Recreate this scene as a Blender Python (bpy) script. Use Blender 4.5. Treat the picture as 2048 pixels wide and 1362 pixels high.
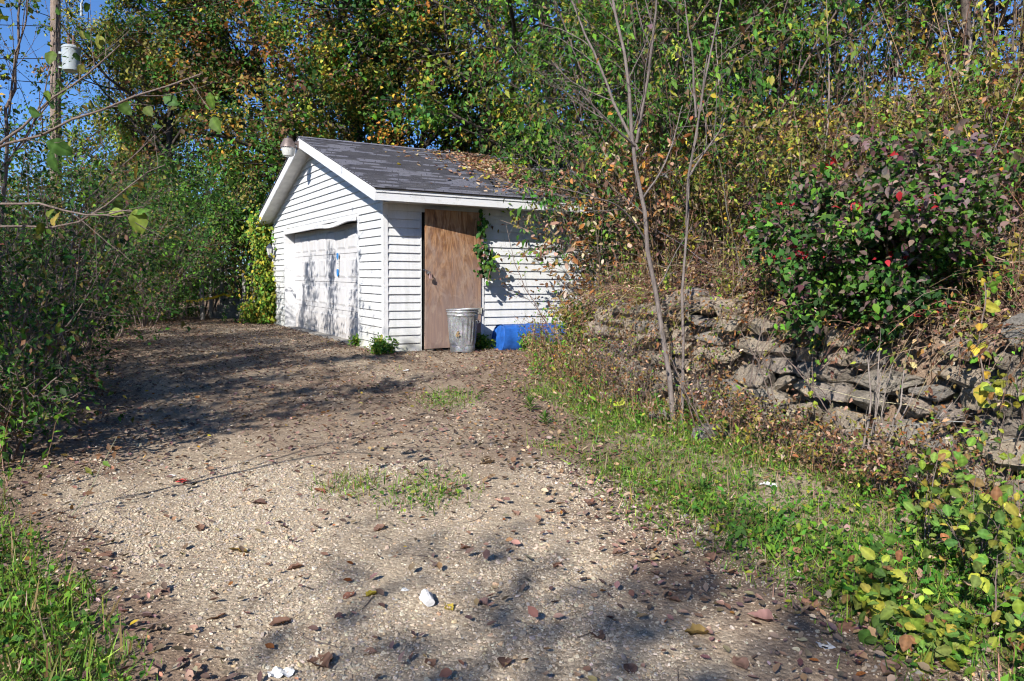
import bpy, bmesh, math, random
import numpy as np
from mathutils import Matrix, Vector

# ------------------------------------------------------------------ camera, sky, sun, exposure
scn = bpy.context.scene
for o in list(bpy.data.objects):
    bpy.data.objects.remove(o)
col = scn.collection
FPX, PITCH, ROLL, YAW = 1486.67, 0.0845, 0.0090, 0.5222   # focal length in px of a 2048 px wide picture
CAM = np.array([0.0, 0.0, 1.164])
cam_data = bpy.data.cameras.new('camera')
cam_data.sensor_width = 36.0
cam_data.lens = FPX / 2048 * 36.0
cam_data.clip_start = 0.05
cam_data.clip_end = 2000
cam = bpy.data.objects.new('camera', cam_data)
col.objects.link(cam)
_c, _s, _cr, _sr = math.cos(PITCH), math.sin(PITCH), math.cos(ROLL), math.sin(ROLL)
_fwd = np.array([0, _c, -_s]); _up0 = np.array([0, _s, _c]); _r0 = np.array([1., 0, 0])
_r = _cr * _r0 + _sr * _up0
_u = -_sr * _r0 + _cr * _up0
cam.matrix_world = Matrix(((_r[0], _u[0], -_fwd[0], CAM[0]), (_r[1], _u[1], -_fwd[1], CAM[1]),
                           (_r[2], _u[2], -_fwd[2], CAM[2]), (0, 0, 0, 1)))
scn.camera = cam

SUN_EL, SUN_ROT = math.radians(34.0), math.radians(204.5)
world = bpy.data.worlds.new('World')
scn.world = world
world.use_nodes = True
wn = world.node_tree
wn.nodes.clear()
w_out = wn.nodes.new('ShaderNodeOutputWorld')
w_bg = wn.nodes.new('ShaderNodeBackground')
w_sky = wn.nodes.new('ShaderNodeTexSky')
w_sky.sky_type = 'NISHITA'
w_sky.sun_disc = False
w_sky.sun_elevation = SUN_EL
w_sky.sun_rotation = SUN_ROT
w_sky.air_density = 1.0
w_sky.dust_density = 0.0
w_sky.altitude = 2000
w_sky.ozone_density = 10.0
w_bg.inputs['Strength'].default_value = 0.105
wn.links.new(w_sky.outputs[0], w_bg.inputs[0])
wn.links.new(w_bg.outputs[0], w_out.inputs[0])
sun_data = bpy.data.lights.new('sun', 'SUN')
sun_data.energy = 5.0
sun_data.angle = math.radians(0.53)
sun_data.color = (1.0, 0.95, 0.88)
sun = bpy.data.objects.new('sun', sun_data)
col.objects.link(sun)
_sd = Vector((math.sin(SUN_ROT) * math.cos(SUN_EL), math.cos(SUN_ROT) * math.cos(SUN_EL), math.sin(SUN_EL)))
sun.rotation_euler = _sd.to_track_quat('Z', 'Y').to_euler()
sun.location = (-8, -18, 14)
vs = scn.view_settings
vs.view_transform = 'Standard'
vs.look = 'None'
vs.exposure = 0.74
vs.gamma = 1.0
scn.render.engine = 'CYCLES'
scn.cycles.max_bounces = 5
scn.cycles.diffuse_bounces = 2
scn.cycles.glossy_bounces = 2
scn.cycles.transmission_bounces = 4
scn.cycles.transparent_max_bounces = 4
scn.cycles.use_adaptive_sampling = True
scn.cycles.adaptive_threshold = 0.03
scn.cycles.adaptive_min_samples = 12
scn.cycles.use_light_tree = False
scn.cycles.use_denoising = True
scn.cycles.sample_clamp_indirect = 6.0
scn.cycles.filter_width = 1.15

# ------------------------------------------------------------------ geometry of the place
UV = np.array([math.cos(YAW), math.sin(YAW), 0.0])      # along the garage side wall, away from the camera
VV = np.array([-math.sin(YAW), math.cos(YAW), 0.0])     # along the gable wall
GO = np.array([-1.9514, 11.3478, 0.0])                  # near corner of the garage


def ray(px, py):
    a, b = px - 1024, py - 681
    X, Y = _cr * a + _sr * b, -_sr * a + _cr * b
    x, zf = X / FPX, -Y / FPX
    return np.array([x, _c + zf * _s, -_s + zf * _c])


def at(px, py, d):
    r = ray(px, py)
    return CAM + r * d / r[1]


# foot of the bank: the retaining wall runs along the first part, hill on the right / behind
FOOT = np.array([(5.6, -8), (4.5, -1), (3.75, 2.6), (3.35, 4.0), (2.95, 5.0), (2.45, 5.85), (1.85, 6.8), (1.35, 7.8), (1.05, 8.9),
                 (0.95, 10.1), (1.2, 11.4), (1.85, 12.5), (2.7, 13.2), (3.6, 13.95), (3.5, 14.9), (-0.4, 21.8),
                 (-4, 24.5), (-12, 28), (-45, 40), (-300, 90)], float)


def sdist(x, y):
    """signed distance to FOOT (positive on the hill side) and arc-length index of the nearest segment"""
    x = np.asarray(x, float); y = np.asarray(y, float)
    best = np.full(x.shape, 1e9); sg = np.zeros(x.shape); seg = np.zeros(x.shape)
    for i in range(len(FOOT) - 1):
        a, b = FOOT[i], FOOT[i + 1]
        d = b - a; L2 = d @ d
        t = np.clip(((x - a[0]) * d[0] + (y - a[1]) * d[1]) / L2, 0, 1)
        qx, qy = x - a[0] - t * d[0], y - a[1] - t * d[1]
        dd = np.sqrt(qx * qx + qy * qy)
        cr = d[0] * (y - a[1]) - d[1] * (x - a[0])
        m = dd < best - 1e-9
        best = np.where(m, dd, best); sg = np.where(m, np.where(cr < 0, 1.0, -1.0), sg)
        seg = np.where(m, i + t, seg)
    return best * sg, seg


def smooth(t):
    t = np.clip(t, 0, 1)
    return t * t * (3 - 2 * t)


def wob(x, y, s):
    return (np.sin(x * 1.7 * s + 1.3) * np.cos(y * 1.3 * s + .4) + .5 * np.sin(x * 3.9 * s + y * 2.7 * s) + .3 * np.cos(x * 7.1 * s - y * 6.3 * s)) / 1.8


def ground_h(x, y):
    x = np.asarray(x, float); y = np.asarray(y, float)
    base = -0.36 * np.clip((11.0 - y) / 10.0, 0, 1.6)
    base = base + 0.018 * wob(x, y, 1.0) * (np.clip(11 - y, 0, 3) / 3) + .006 * wob(x + 3, y, 4.0) * (np.clip(11 - y, 0, 3) / 3)
    d, seg = sdist(x, y)
    walled = 1 - smooth((seg - 8.6) / 1.2)                     # retaining wall part of the foot line
    rise_w = smooth((d - .22) / .14) * (0.98 + .06 * wob(x, y, .8))
    rise_b = smooth(d / 2.2) * 1.35
    rise = walled * rise_w + (1 - walled) * rise_b
    dd = np.clip(d - .35, 0, 200)
    slope = .42 * np.clip(dd, 0, 14) + .25 * np.clip(dd - 14, 0, 30)
    slope = slope * smooth((x + 10.0) / 9.0) + .03 * np.clip(dd, 0, 30) * (x < -1)
    rise = rise * smooth((x + 9.0) / 6.0)
    h = base + rise + slope + np.where(d > .4, .07 * wob(x, y, 1.4), 0)
    # small ditch of leaves at the left edge of the driveway
    return h


def gh(x, y):
    return float(ground_h(np.array([x]), np.array([y]))[0])


def gp(px, py):
    """the point of the ground seen at a pixel"""
    r = ray(px, py)
    t = np.linspace(1.2, 60, 3000)
    p = CAM[None] + r[None] * t[:, None]
    below = p[:, 2] < ground_h(p[:, 0], p[:, 1])
    i = int(np.argmax(below)) if below.any() else len(t) - 1
    return p[i]


def base(px, d, sink=.03):
    p = at(px, 560, d)
    return np.array([p[0], p[1], gh(p[0], p[1]) - sink])


# ------------------------------------------------------------------ helpers
def nrm(a):
    return a / np.maximum(np.linalg.norm(a, axis=-1, keepdims=True), 1e-9)


def mesh_np(name, V, F, mat=None, C=None, smooth_=False):
    """mesh from vertices and a list of face index arrays (tris and/or quads); C = colour per vertex"""
    me = bpy.data.meshes.new(name)
    V = np.asarray(V, np.float32).reshape(-1, 3)
    Fs = [np.asarray(f, np.int32) for f in (F if isinstance(F, (list, tuple)) else [F]) if len(f)]
    nl = sum(f.size for f in Fs); nf = sum(len(f) for f in Fs)
    me.vertices.add(len(V)); me.vertices.foreach_set('co', V.ravel())
    me.loops.add(nl); me.loops.foreach_set('vertex_index', np.concatenate([f.ravel() for f in Fs]))
    sizes = np.concatenate([np.full(len(f), f.shape[1], np.int32) for f in Fs])
    starts = np.concatenate([[0], np.cumsum(sizes)[:-1]]).astype(np.int32)
    me.polygons.add(nf); me.polygons.foreach_set('loop_start', starts)
    me.update(calc_edges=True)
    if smooth_:
        me.polygons.foreach_set('use_smooth', np.ones(nf, bool))
    if C is not None:
        C = np.asarray(C, np.float32)
        if C.shape[1] == 3:
            C = np.concatenate([C, np.ones((len(C), 1), np.float32)], 1)
        at_ = me.color_attributes.new('Col', 'FLOAT_COLOR', 'POINT')
        at_.data.foreach_set('color', C.ravel())
    if mat:
        me.materials.append(mat)
    me.validate()
    return me


def obj(name, me, parent=None, loc=None):
    o = bpy.data.objects.new(name, me)
    col.objects.link(o)
    if parent is not None:
        o.parent = parent
    if loc is not None:
        o.location = loc
    return o


def tag(o, label=None, cat=None, group=None, kind=None):
    for k, v in (('label', label), ('category', cat), ('group', group), ('kind', kind)):
        if v:
            o[k] = v
    return o


def empty(name, loc, label, cat, group=None, rz=0):
    o = bpy.data.objects.new(name, None)
    o.empty_display_size = .1
    col.objects.link(o)
    o.location = loc; o.rotation_euler = (0, 0, rz)
    return tag(o, label, cat, group)


class MB:
    """collects boxes, prisms and lathes into one mesh"""

    def __init__(s):
        s.v = []; s.f = []

    def poly(s, vs, fs):
        n = len(s.v); s.v += [tuple(map(float, p)) for p in vs]; s.f += [tuple(n + i for i in f) for f in fs]
        return s

    def box(s, x0, x1, y0, y1, z0, z1):
        return s.poly([(x0, y0, z0), (x1, y0, z0), (x1, y1, z0), (x0, y1, z0), (x0, y0, z1), (x1, y0, z1), (x1, y1, z1), (x0, y1, z1)],
                      [(0, 3, 2, 1), (4, 5, 6, 7), (0, 1, 5, 4), (1, 2, 6, 5), (2, 3, 7, 6), (3, 0, 4, 7)])

    def hexa(s, p):   # 8 points: bottom ring then top ring
        return s.poly(p, [(0, 3, 2, 1), (4, 5, 6, 7), (0, 1, 5, 4), (1, 2, 6, 5), (2, 3, 7, 6), (3, 0, 4, 7)])

    def lathe(s, prof, n=32, c=(0, 0), rad=None, cap0=True, cap1=False):
        vs = []
        for (r, z) in prof:
            for i in range(n):
                a = 2 * math.pi * i / n
                rr = r if rad is None else rad(r, a, z)
                vs.append((c[0] + rr * math.cos(a), c[1] + rr * math.sin(a), z))
        fs = []
        for k in range(len(prof) - 1):
            for i in range(n):
                j = (i + 1) % n
                fs.append((k * n + i, k * n + j, (k + 1) * n + j, (k + 1) * n + i))
        if cap0: fs.append(tuple(range(n - 1, -1, -1)))
        if cap1: fs.append(tuple((len(prof) - 1) * n + i for i in range(n)))
        return s.poly(vs, fs)

    def tube(s, pts, r, n=6):
        P = np.array(pts, float)[None]; R = np.broadcast_to(np.asarray(r, float), (1, P.shape[1]))
        V, F = tubes(P, R, n)
        return s.poly(V, F.tolist())

    def build(s, name, mat, parent=None, smooth_=False, bevel=0):
        me = bpy.data.meshes.new(name)
        me.from_pydata(s.v, [], s.f)
        me.materials.append(mat)
        bm = bmesh.new(); bm.from_mesh(me)
        bmesh.ops.recalc_face_normals(bm, faces=bm.faces)
        if bevel:
            bmesh.ops.bevel(bm, geom=[e for e in bm.edges if e.is_manifold and e.calc_face_angle(0) > .6], offset=bevel, segments=2, affect='EDGES')
        if smooth_:
            for f_ in bm.faces: f_.smooth = True
        bm.to_mesh(me); bm.free()
        o = obj(name, me, parent)
        if smooth_:
            try:
                me.set_sharp_from_angle(angle=.7)
            except Exception:
                pass
        return o


def tubes(P, R, n=5):
    """P (B,m,3) polylines, R (B,m) radii -> verts, quads"""
    B, m, _ = P.shape
    T = np.empty_like(P)
    T[:, 1:-1] = P[:, 2:] - P[:, :-2]; T[:, 0] = P[:, 1] - P[:, 0]; T[:, -1] = P[:, -1] - P[:, -2]
    T = nrm(T)
    mean = nrm(P[:, -1] - P[:, 0])
    ref = np.where(np.abs(mean[:, 2:3]) < .75, np.array([[0, 0, 1.]]), np.array([[1., 0, 0]]))
    S = nrm(np.cross(T, ref[:, None, :])); N = np.cross(S, T)
    a = np.arange(n) * 2 * np.pi / n
    V = P[:, :, None, :] + R[:, :, None, None] * (np.cos(a)[None, None, :, None] * S[:, :, None, :] + np.sin(a)[None, None, :, None] * N[:, :, None, :])
    idx = np.arange(B * m * n).reshape(B, m, n)
    q = np.stack([idx[:, :-1, :], np.roll(idx, -1, 2)[:, :-1, :], np.roll(idx, -1, 2)[:, 1:, :], idx[:, 1:, :]], -1)
    return V.reshape(-1, 3), q.reshape(-1, 4)


# leaf shapes: x across, y along, z up
LEAF = {
    'diamond': (np.array([(0, 0, 0), (.5, .42, .10), (0, 1, -.12), (-.5, .42, .10)]), np.array([(0, 1, 2), (0, 2, 3)])),
    'ovate': (np.array([(0, 0, 0), (.40, .22, .06), (.46, .52, .09), (0, 1, -.16), (-.46, .52, .09), (-.40, .22, .06), (0, .45, 0)]),
              np.array([(0, 1, 6), (1, 2, 6), (2, 3, 6), (3, 4, 6), (4, 5, 6), (5, 0, 6)])),
    'curl': (np.array([(0, 0, 0), (.42, .25, .22), (.38, .65, .30), (0, 1, .25), (-.46, .6, .18), (-.36, .22, .12), (0, .45, 0)]),
             np.array([(0, 1, 6), (1, 2, 6), (2, 3, 6), (3, 4, 6), (4, 5, 6), (5, 0, 6)])),
    'blade': (np.array([(-.5, 0, 0), (.5, 0, 0), (.36, .5, .12), (-.36, .5, .12), (0, 1, -.08)]), np.array([(0, 1, 2), (0, 2, 3), (3, 2, 4)])),
}


def _fine_leaf():
    ys = [0, .07, .18, .31, .45, .59, .72, .84, .93, 1.0]
    ws = [0, .20, .37, .47, .50, .45, .36, .24, .12, 0]
    vs, fac = [(0, 0, 0)], [.9]
    for i in range(1, 9):
        w = ws[i] * (1.05 if i % 2 else .95); z = -.20 * ys[i] ** 2 + .03 * math.sin(i * 2.1)
        vs += [(-w, ys[i] + .02, z + .16 * w), (-w * .5, ys[i], z + .10 * w), (0, ys[i] - .02, z), (w * .5, ys[i], z + .10 * w), (w, ys[i] + .02, z + .14 * w)]
        fac += [.92, 1.0 if i % 2 else .84, 1.35, 1.0 if i % 2 else .84, .92]
    vs.append((0, 1, -.22)); fac.append(.8)
    fs = [(0, 1, 2), (0, 2, 3), (0, 3, 4), (0, 4, 5)]
    for r_ in range(7):
        a, b = 1 + r_ * 5, 6 + r_ * 5
        for j in range(4): fs += [(a + j, b + j, b + j + 1), (a + j, b + j + 1, a + j + 1)]
    a = 36
    fs += [(a + j, 41, a + j + 1) for j in range(4)]
    return np.array(vs, float), np.array(fs), np.array(fac)


_fv, _ff, _fc = _fine_leaf()
LEAF['fine'] = (_fv, _ff)


def leaf_arrays(pos, d, n, L, wr, C, shape='diamond'):
    T, F = LEAF[shape]
    d = nrm(d); x = nrm(np.cross(d, n)); z = np.cross(x, d)
    L = np.broadcast_to(np.asarray(L, float), (len(pos),)); wr = np.broadcast_to(np.asarray(wr, float), (len(pos),))
    V = pos[:, None] + L[:, None, None] * (T[None, :, 0, None] * wr[:, None, None] * x[:, None] + T[None, :, 1, None] * d[:, None] + T[None, :, 2, None] * z[:, None] * np.minimum(1, wr * 1.6)[:, None, None])
    k = len(T)
    FF = (np.arange(len(pos)) * k)[:, None, None] + F[None]
    CC = np.repeat(C, k, 0)
    if shape == 'fine': CC = np.clip(CC * np.tile(_fc, len(pos))[:, None], 0, .95)
    return V.reshape(-1, 3), FF.reshape(-1, 3), CC


def rdir(rng, n):
    return nrm(rng.normal(size=(n, 3)))


def pick(rng, pal, n, jit=.25, hue=.10):
    cs = np.array([p[0] for p in pal]); w = np.array([p[1] for p in pal], float)
    c = cs[rng.choice(len(cs), n, p=w / w.sum())]
    return np.clip(c * np.exp(rng.normal(0, jit, (n, 1))) * np.exp(rng.normal(0, hue, (n, 3))), 0, .9)


def cat_meshes(parts):
    Vs, Fs, Cs, off = [], [], [], 0
    for V, F, C in parts:
        Vs.append(V); Fs.append(F + off); Cs.append(C); off += len(V)
    tri = [f for f in Fs if f.shape[1] == 3]; qd = [f for f in Fs if f.shape[1] == 4]
    out = []
    if tri: out.append(np.concatenate(tri))
    if qd: out.append(np.concatenate(qd))
    return np.concatenate(Vs), out, np.concatenate(Cs)


# ------------------------------------------------------------------ materials
MATS = {}


def newmat(name):
    m = bpy.data.materials.new(name)
    m.use_nodes = True
    nt = m.node_tree
    bs = nt.nodes['Principled BSDF']
    MATS[name] = m
    return m, nt, bs


def N(nt, t, **kw):
    n = nt.nodes.new(t)
    for k, v in kw.items():
        if k.startswith('i_'):
            n.inputs[k[2:].replace('_', ' ')].default_value = v
        else:
            setattr(n, k, v)
    return n


def ramp(nt, fac, stops):
    r = N(nt, 'ShaderNodeValToRGB')
    e = r.color_ramp.elements
    while len(e) < len(stops): e.new(.5)
    for i, (p, c) in enumerate(stops):
        e[i].position = p; e[i].color = (*c, 1) if len(c) == 3 else c
    nt.links.new(fac, r.inputs[0])
    return r.outputs[0]


def noise(nt, scale, detail=4, rough=.55, vec=None, dist=0):
    n = N(nt, 'ShaderNodeTexNoise')
    n.inputs['Scale'].default_value = scale; n.inputs['Detail'].default_value = detail
    n.inputs['Roughness'].default_value = rough; n.inputs['Distortion'].default_value = dist
    if vec is not None: nt.links.new(vec, n.inputs['Vector'])
    return n.outputs[0]


def mix(nt, fac, a, b, mode='MIX'):
    n = N(nt, 'ShaderNodeMix', data_type='RGBA', blend_type=mode)
    for i, v in ((0, fac), (6, a), (7, b)):
        if hasattr(v, 'links'): nt.links.new(v, n.inputs[i])
        else: n.inputs[i].default_value = v if i == 0 else (*v, 1)
    return n.outputs[2]


def mathn(nt, op, a, b=None, clamp=False):
    n = N(nt, 'ShaderNodeMath', operation=op, use_clamp=clamp)
    for i, v in ((0, a), (1, b)):
        if v is None: continue
        if hasattr(v, 'links'): nt.links.new(v, n.inputs[i])
        else: n.inputs[i].default_value = v
    return n.outputs[0]


def bump(nt, bs, h, strength=.4, dist=.01):
    b = N(nt, 'ShaderNodeBump')
    b.inputs['Strength'].default_value = strength; b.inputs['Distance'].default_value = dist
    nt.links.new(h, b.inputs['Height']); nt.links.new(b.outputs[0], bs.inputs['Normal'])


def coords(nt, kind='Object', scale=None):
    c = N(nt, 'ShaderNodeTexCoord').outputs[kind]
    if scale is None: return c
    m = N(nt, 'ShaderNodeMapping'); m.inputs['Scale'].default_value = scale
    nt.links.new(c, m.inputs[0])
    return m.outputs[0]


def leaf_mat(name, transl=.35, rough=.5, spec=.25):
    m, nt, bs = newmat(name)
    a = N(nt, 'ShaderNodeAttribute', attribute_name='Col')
    c = a.outputs['Color']
    nt.links.new(c, bs.inputs['Base Color'])
    bs.inputs['Roughness'].default_value = rough
    bs.inputs['Specular IOR Level'].default_value = spec
    t = N(nt, 'ShaderNodeBsdfTranslucent')
    nt.links.new(mix(nt, 1.0, c, (1.25, 1.2, .6), 'MULTIPLY'), t.inputs[0])
    ms = N(nt, 'ShaderNodeMixShader'); ms.inputs[0].default_value = transl
    nt.links.new(bs.outputs[0], ms.inputs[1]); nt.links.new(t.outputs[0], ms.inputs[2])
    nt.links.new(ms.outputs[0], nt.nodes['Material Output'].inputs[0])
    return m


M_LEAF = leaf_mat('leaf', .26, .58, .18)
M_DRY = leaf_mat('dry_leaf', .2, .7, .15)
M_GRASS = leaf_mat('grass_blade', .3, .6, .15)


def bark_mat(name, c1, c2, sc=30):
    m, nt, bs = newmat(name)
    v = coords(nt, 'Object', (1, 1, .22))
    n1 = noise(nt, sc, 5, .65, v, .4)
    n2 = noise(nt, 3, 3, .6, coords(nt))
    c = mix(nt, n2, ramp(nt, n1, [(.3, c1), (.7, c2)]), ramp(nt, n1, [(.25, tuple(x * .6 for x in c1)), (.75, tuple(x * .8 for x in c2))]))
    nt.links.new(c, bs.inputs['Base Color'])
    bs.inputs['Roughness'].default_value = .85
    bs.inputs['Specular IOR Level'].default_value = .2
    bump(nt, bs, n1, .6, .01)
    return m


M_BARK = bark_mat('bark', (.05, .04, .033), (.16, .13, .11))
M_BARKD = bark_mat('dark_bark', (.025, .02, .017), (.08, .065, .05), 18)
M_BARKM = bark_mat('mid_grey_bark', (.10, .083, .075), (.25, .21, .19), 40)
M_BARKP = bark_mat('pale_bark', (.15, .12, .105), (.36, .31, .27), 40)
M_TWIG = bark_mat('twig', (.10, .07, .06), (.24, .19, .16), 50)
M_POLE = bark_mat('pole_wood', (.16, .115, .085), (.34, .27, .22), 22)
M_GREYW = bark_mat('grey_wood', (.18, .17, .15), (.38, .36, .33), 25)


def simple(name, c, rough=.6, spec=.3, metal=0, var=0.0, sc=8, bmp=0):
    m, nt, bs = newmat(name)
    bs.inputs['Roughness'].default_value = rough
    bs.inputs['Specular IOR Level'].default_value = spec
    bs.inputs['Metallic'].default_value = metal
    if var:
        n = noise(nt, sc, 5, .6, coords(nt))
        nt.links.new(ramp(nt, n, [(.25, tuple(x * (1 - var) for x in c)), (.75, tuple(min(1, x * (1 + var * .5)) for x in c))]), bs.inputs['Base Color'])
        if bmp: bump(nt, bs, n, bmp, .004)
    else:
        bs.inputs['Base Color'].default_value = (*c, 1)
    return m


def siding_mat():
    m, nt, bs = newmat('white_siding')
    co = coords(nt)
    sep = N(nt, 'ShaderNodeSeparateXYZ'); nt.links.new(co, sep.inputs[0])
    streak = noise(nt, 1.0, 6, .7, coords(nt, 'Object', (9, 9, .7)), .3)
    speck = noise(nt, 160, 3, .7, co)
    fine = noise(nt, 22, 6, .7, co)
    g = mix(nt, ramp(nt, streak, [(.42, (0, 0, 0)), (.72, (.7, .7, .7))]), (.62, .625, .63), (.44, .46, .45))
    g = mix(nt, mathn(nt, 'MULTIPLY', ramp(nt, speck, [(.54, (0, 0, 0)), (.66, (1, 1, 1))]), ramp(nt, fine, [(.42, (0, 0, 0)), (.66, (.65, .65, .65))])), g, (.40, .41, .38))
    # splashed dirt and algae near the ground
    low = mathn(nt, 'MULTIPLY', mathn(nt, 'SUBTRACT', 1.0, mathn(nt, 'DIVIDE', sep.outputs[2], .45), True), ramp(nt, noise(nt, 5, 5, .65, co), [(.35, (0, 0, 0)), (.7, (.8, .8, .8))]))
    g = mix(nt, low, g, (.46, .45, .31))
    nt.links.new(g, bs.inputs['Base Color'])
    bs.inputs['Roughness'].default_value = .42
    bs.inputs['Specular IOR Level'].default_value = .35
    bump(nt, bs, noise(nt, 60, 3, .6, coords(nt, 'Object', (1, 1, 6))), .08, .003)
    return m


def trim_mat():
    m, nt, bs = newmat('white_trim')
    co = coords(nt)
    n1 = noise(nt, 6, 6, .7, co, .5); n2 = noise(nt, 55, 4, .7, co)
    g = mix(nt, ramp(nt, n1, [(.52, (0, 0, 0)), (.8, (.6, .6, .6))]), (.64, .645, .65), (.45, .46, .45))
    g = mix(nt, mathn(nt, 'MULTIPLY', ramp(nt, n2, [(.55, (0, 0, 0)), (.65, (1, 1, 1))]), ramp(nt, n1, [(.5, (0, 0, 0)), (.62, (1, 1, 1))])), g, (.33, .31, .27))
    nt.links.new(g, bs.inputs['Base Color'])
    bs.inputs['Roughness'].default_value = .45
    bump(nt, bs, n1, .1, .006)
    return m


def gdoor_mat():
    m, nt, bs = newmat('garage_door_paint')
    co = coords(nt)
    sep = N(nt, 'ShaderNodeSeparateXYZ'); nt.links.new(co, sep.inputs[0])
    n1 = noise(nt, 1.6, 5, .65, coords(nt, 'Object', (3, 3, .8)), .3); n2 = noise(nt, 9, 5, .7, co)
    g = mix(nt, ramp(nt, n1, [(.4, (0, 0, 0)), (.75, (.7, .7, .7))]), (.58, .58, .59), (.47, .455, .445))
    low = mathn(nt, 'MULTIPLY', mathn(nt, 'SUBTRACT', 1.0, mathn(nt, 'DIVIDE', sep.outputs[2], .6), True), ramp(nt, n2, [(.3, (.2, .2, .2)), (.7, (1, 1, 1))]))
    g = mix(nt, mathn(nt, 'MULTIPLY', low, .6), g, (.36, .29, .21))
    top = mathn(nt, 'MULTIPLY', mathn(nt, 'MULTIPLY', mathn(nt, 'SUBTRACT', sep.outputs[2], 1.4), 1.2, True), ramp(nt, n2, [(.45, (0, 0, 0)), (.75, (1, 1, 1))]))
    g = mix(nt, mathn(nt, 'MULTIPLY', top, .5), g, (.45, .36, .27))
    nt.links.new(g, bs.inputs['Base Color'])
    bs.inputs['Roughness'].default_value = .5
    return m


def plywood_mat():
    m, nt, bs = newmat('weathered_plywood')
    co = coords(nt)
    sep = N(nt, 'ShaderNodeSeparateXYZ'); nt.links.new(co, sep.inputs[0])
    v = coords(nt, 'Object', (1.9, 1.9, .33))
    big = noise(nt, 1.1, 4, .6, v, 1.6)
    rings = mathn(nt, 'FRACT', mathn(nt, 'MULTIPLY', big, 9.0))
    tri = mathn(nt, 'ABSOLUTE', mathn(nt, 'SUBTRACT', mathn(nt, 'MULTIPLY', rings, 2.0), 1.0))
    grain = noise(nt, 14, 5, .7, coords(nt, 'Object', (4, 4, .12)), .2)
    c = ramp(nt, tri, [(.05, (.20, .090, .040)), (.5, (.34, .17, .075)), (.95, (.47, .27, .14))])
    c = mix(nt, ramp(nt, grain, [(.35, (0, 0, 0)), (.7, (.7, .7, .7))]), c, (.20, .115, .072))
    # greyed by weather towards the middle and bottom, warm near the sheltered top
    wz = mathn(nt, 'ADD', mathn(nt, 'DIVIDE', mathn(nt, 'SUBTRACT', 1.75, sep.outputs[2]), 1.0), mathn(nt, 'MULTIPLY', mathn(nt, 'SUBTRACT', noise(nt, 2.0, 5, .65, coords(nt, 'Object', (2, 2, .8))), .5), 2.4), True)
    c = mix(nt, mathn(nt, 'MULTIPLY', wz, .70), c, (.27, .21, .195))
    c = mix(nt, ramp(nt, noise(nt, 4.5, 5, .7, coords(nt, 'Object', (1, 1, .6)), .8), [(.50, (0, 0, 0)), (.68, (.55, .55, .55))]), c, (.40, .315, .255))
    # dark knots / water stains
    kn = noise(nt, 3.2, 3, .6, coords(nt, 'Object', (1.6, 1.6, .7)), .6)
    c = mix(nt, ramp(nt, kn, [(.62, (0, 0, 0)), (.74, (.7, .7, .7))]), c, (.05, .032, .025))
    nt.links.new(c, bs.inputs['Base Color'])
    bs.inputs['Roughness'].default_value = .75
    bs.inputs['Specular IOR Level'].default_value = .2
    bump(nt, bs, grain, .25, .004)
    return m


def shingle_mat():
    m, nt, bs = newmat('asphalt_shingle')
    co = coords(nt)
    ch = (7.6 / 2 + .43 + .05) / 32                     # one shingle course, measured along y
    sep = N(nt, 'ShaderNodeSeparateXYZ'); nt.links.new(co, sep.inputs[0])
    dy = mathn(nt, 'ABSOLUTE', mathn(nt, 'SUBTRACT', sep.outputs[1], 3.8))
    cmb = N(nt, 'ShaderNodeCombineXYZ'); nt.links.new(sep.outputs[0], cmb.inputs[0]); nt.links.new(dy, cmb.inputs[1])
    br = N(nt, 'ShaderNodeTexBrick')
    nt.links.new(cmb.outputs[0], br.inputs[0])
    br.inputs['Scale'].default_value = 1.0; br.inputs['Brick Width'].default_value = .305; br.inputs['Row Height'].default_value = ch
    br.inputs['Mortar Size'].default_value = .007; br.inputs['Color1'].default_value = (.158, .161, .192, 1); br.inputs['Color2'].default_value = (.146, .149, .180, 1)
    br.inputs['Mortar'].default_value = (.06, .06, .07, 1)
    n1 = noise(nt, 260, 2, .7, co); n2 = noise(nt, 2.2, 5, .6, co)
    c = mix(nt, .75, br.outputs[0], ramp(nt, n1, [(.3, (.5, .5, .5)), (.7, (1.6, 1.6, 1.65))]), 'MULTIPLY')
    c = mix(nt, ramp(nt, n2, [(.45, (0, 0, 0)), (.75, (.3, .3, .3))]), c, (.165, .163, .172))
    nt.links.new(c, bs.inputs['Base Color'])
    bs.inputs['Roughness'].default_value = .85
    bs.inputs['Specular IOR Level'].default_value = .25
    bump(nt, bs, n1, .5, .004)
    return m


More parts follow.
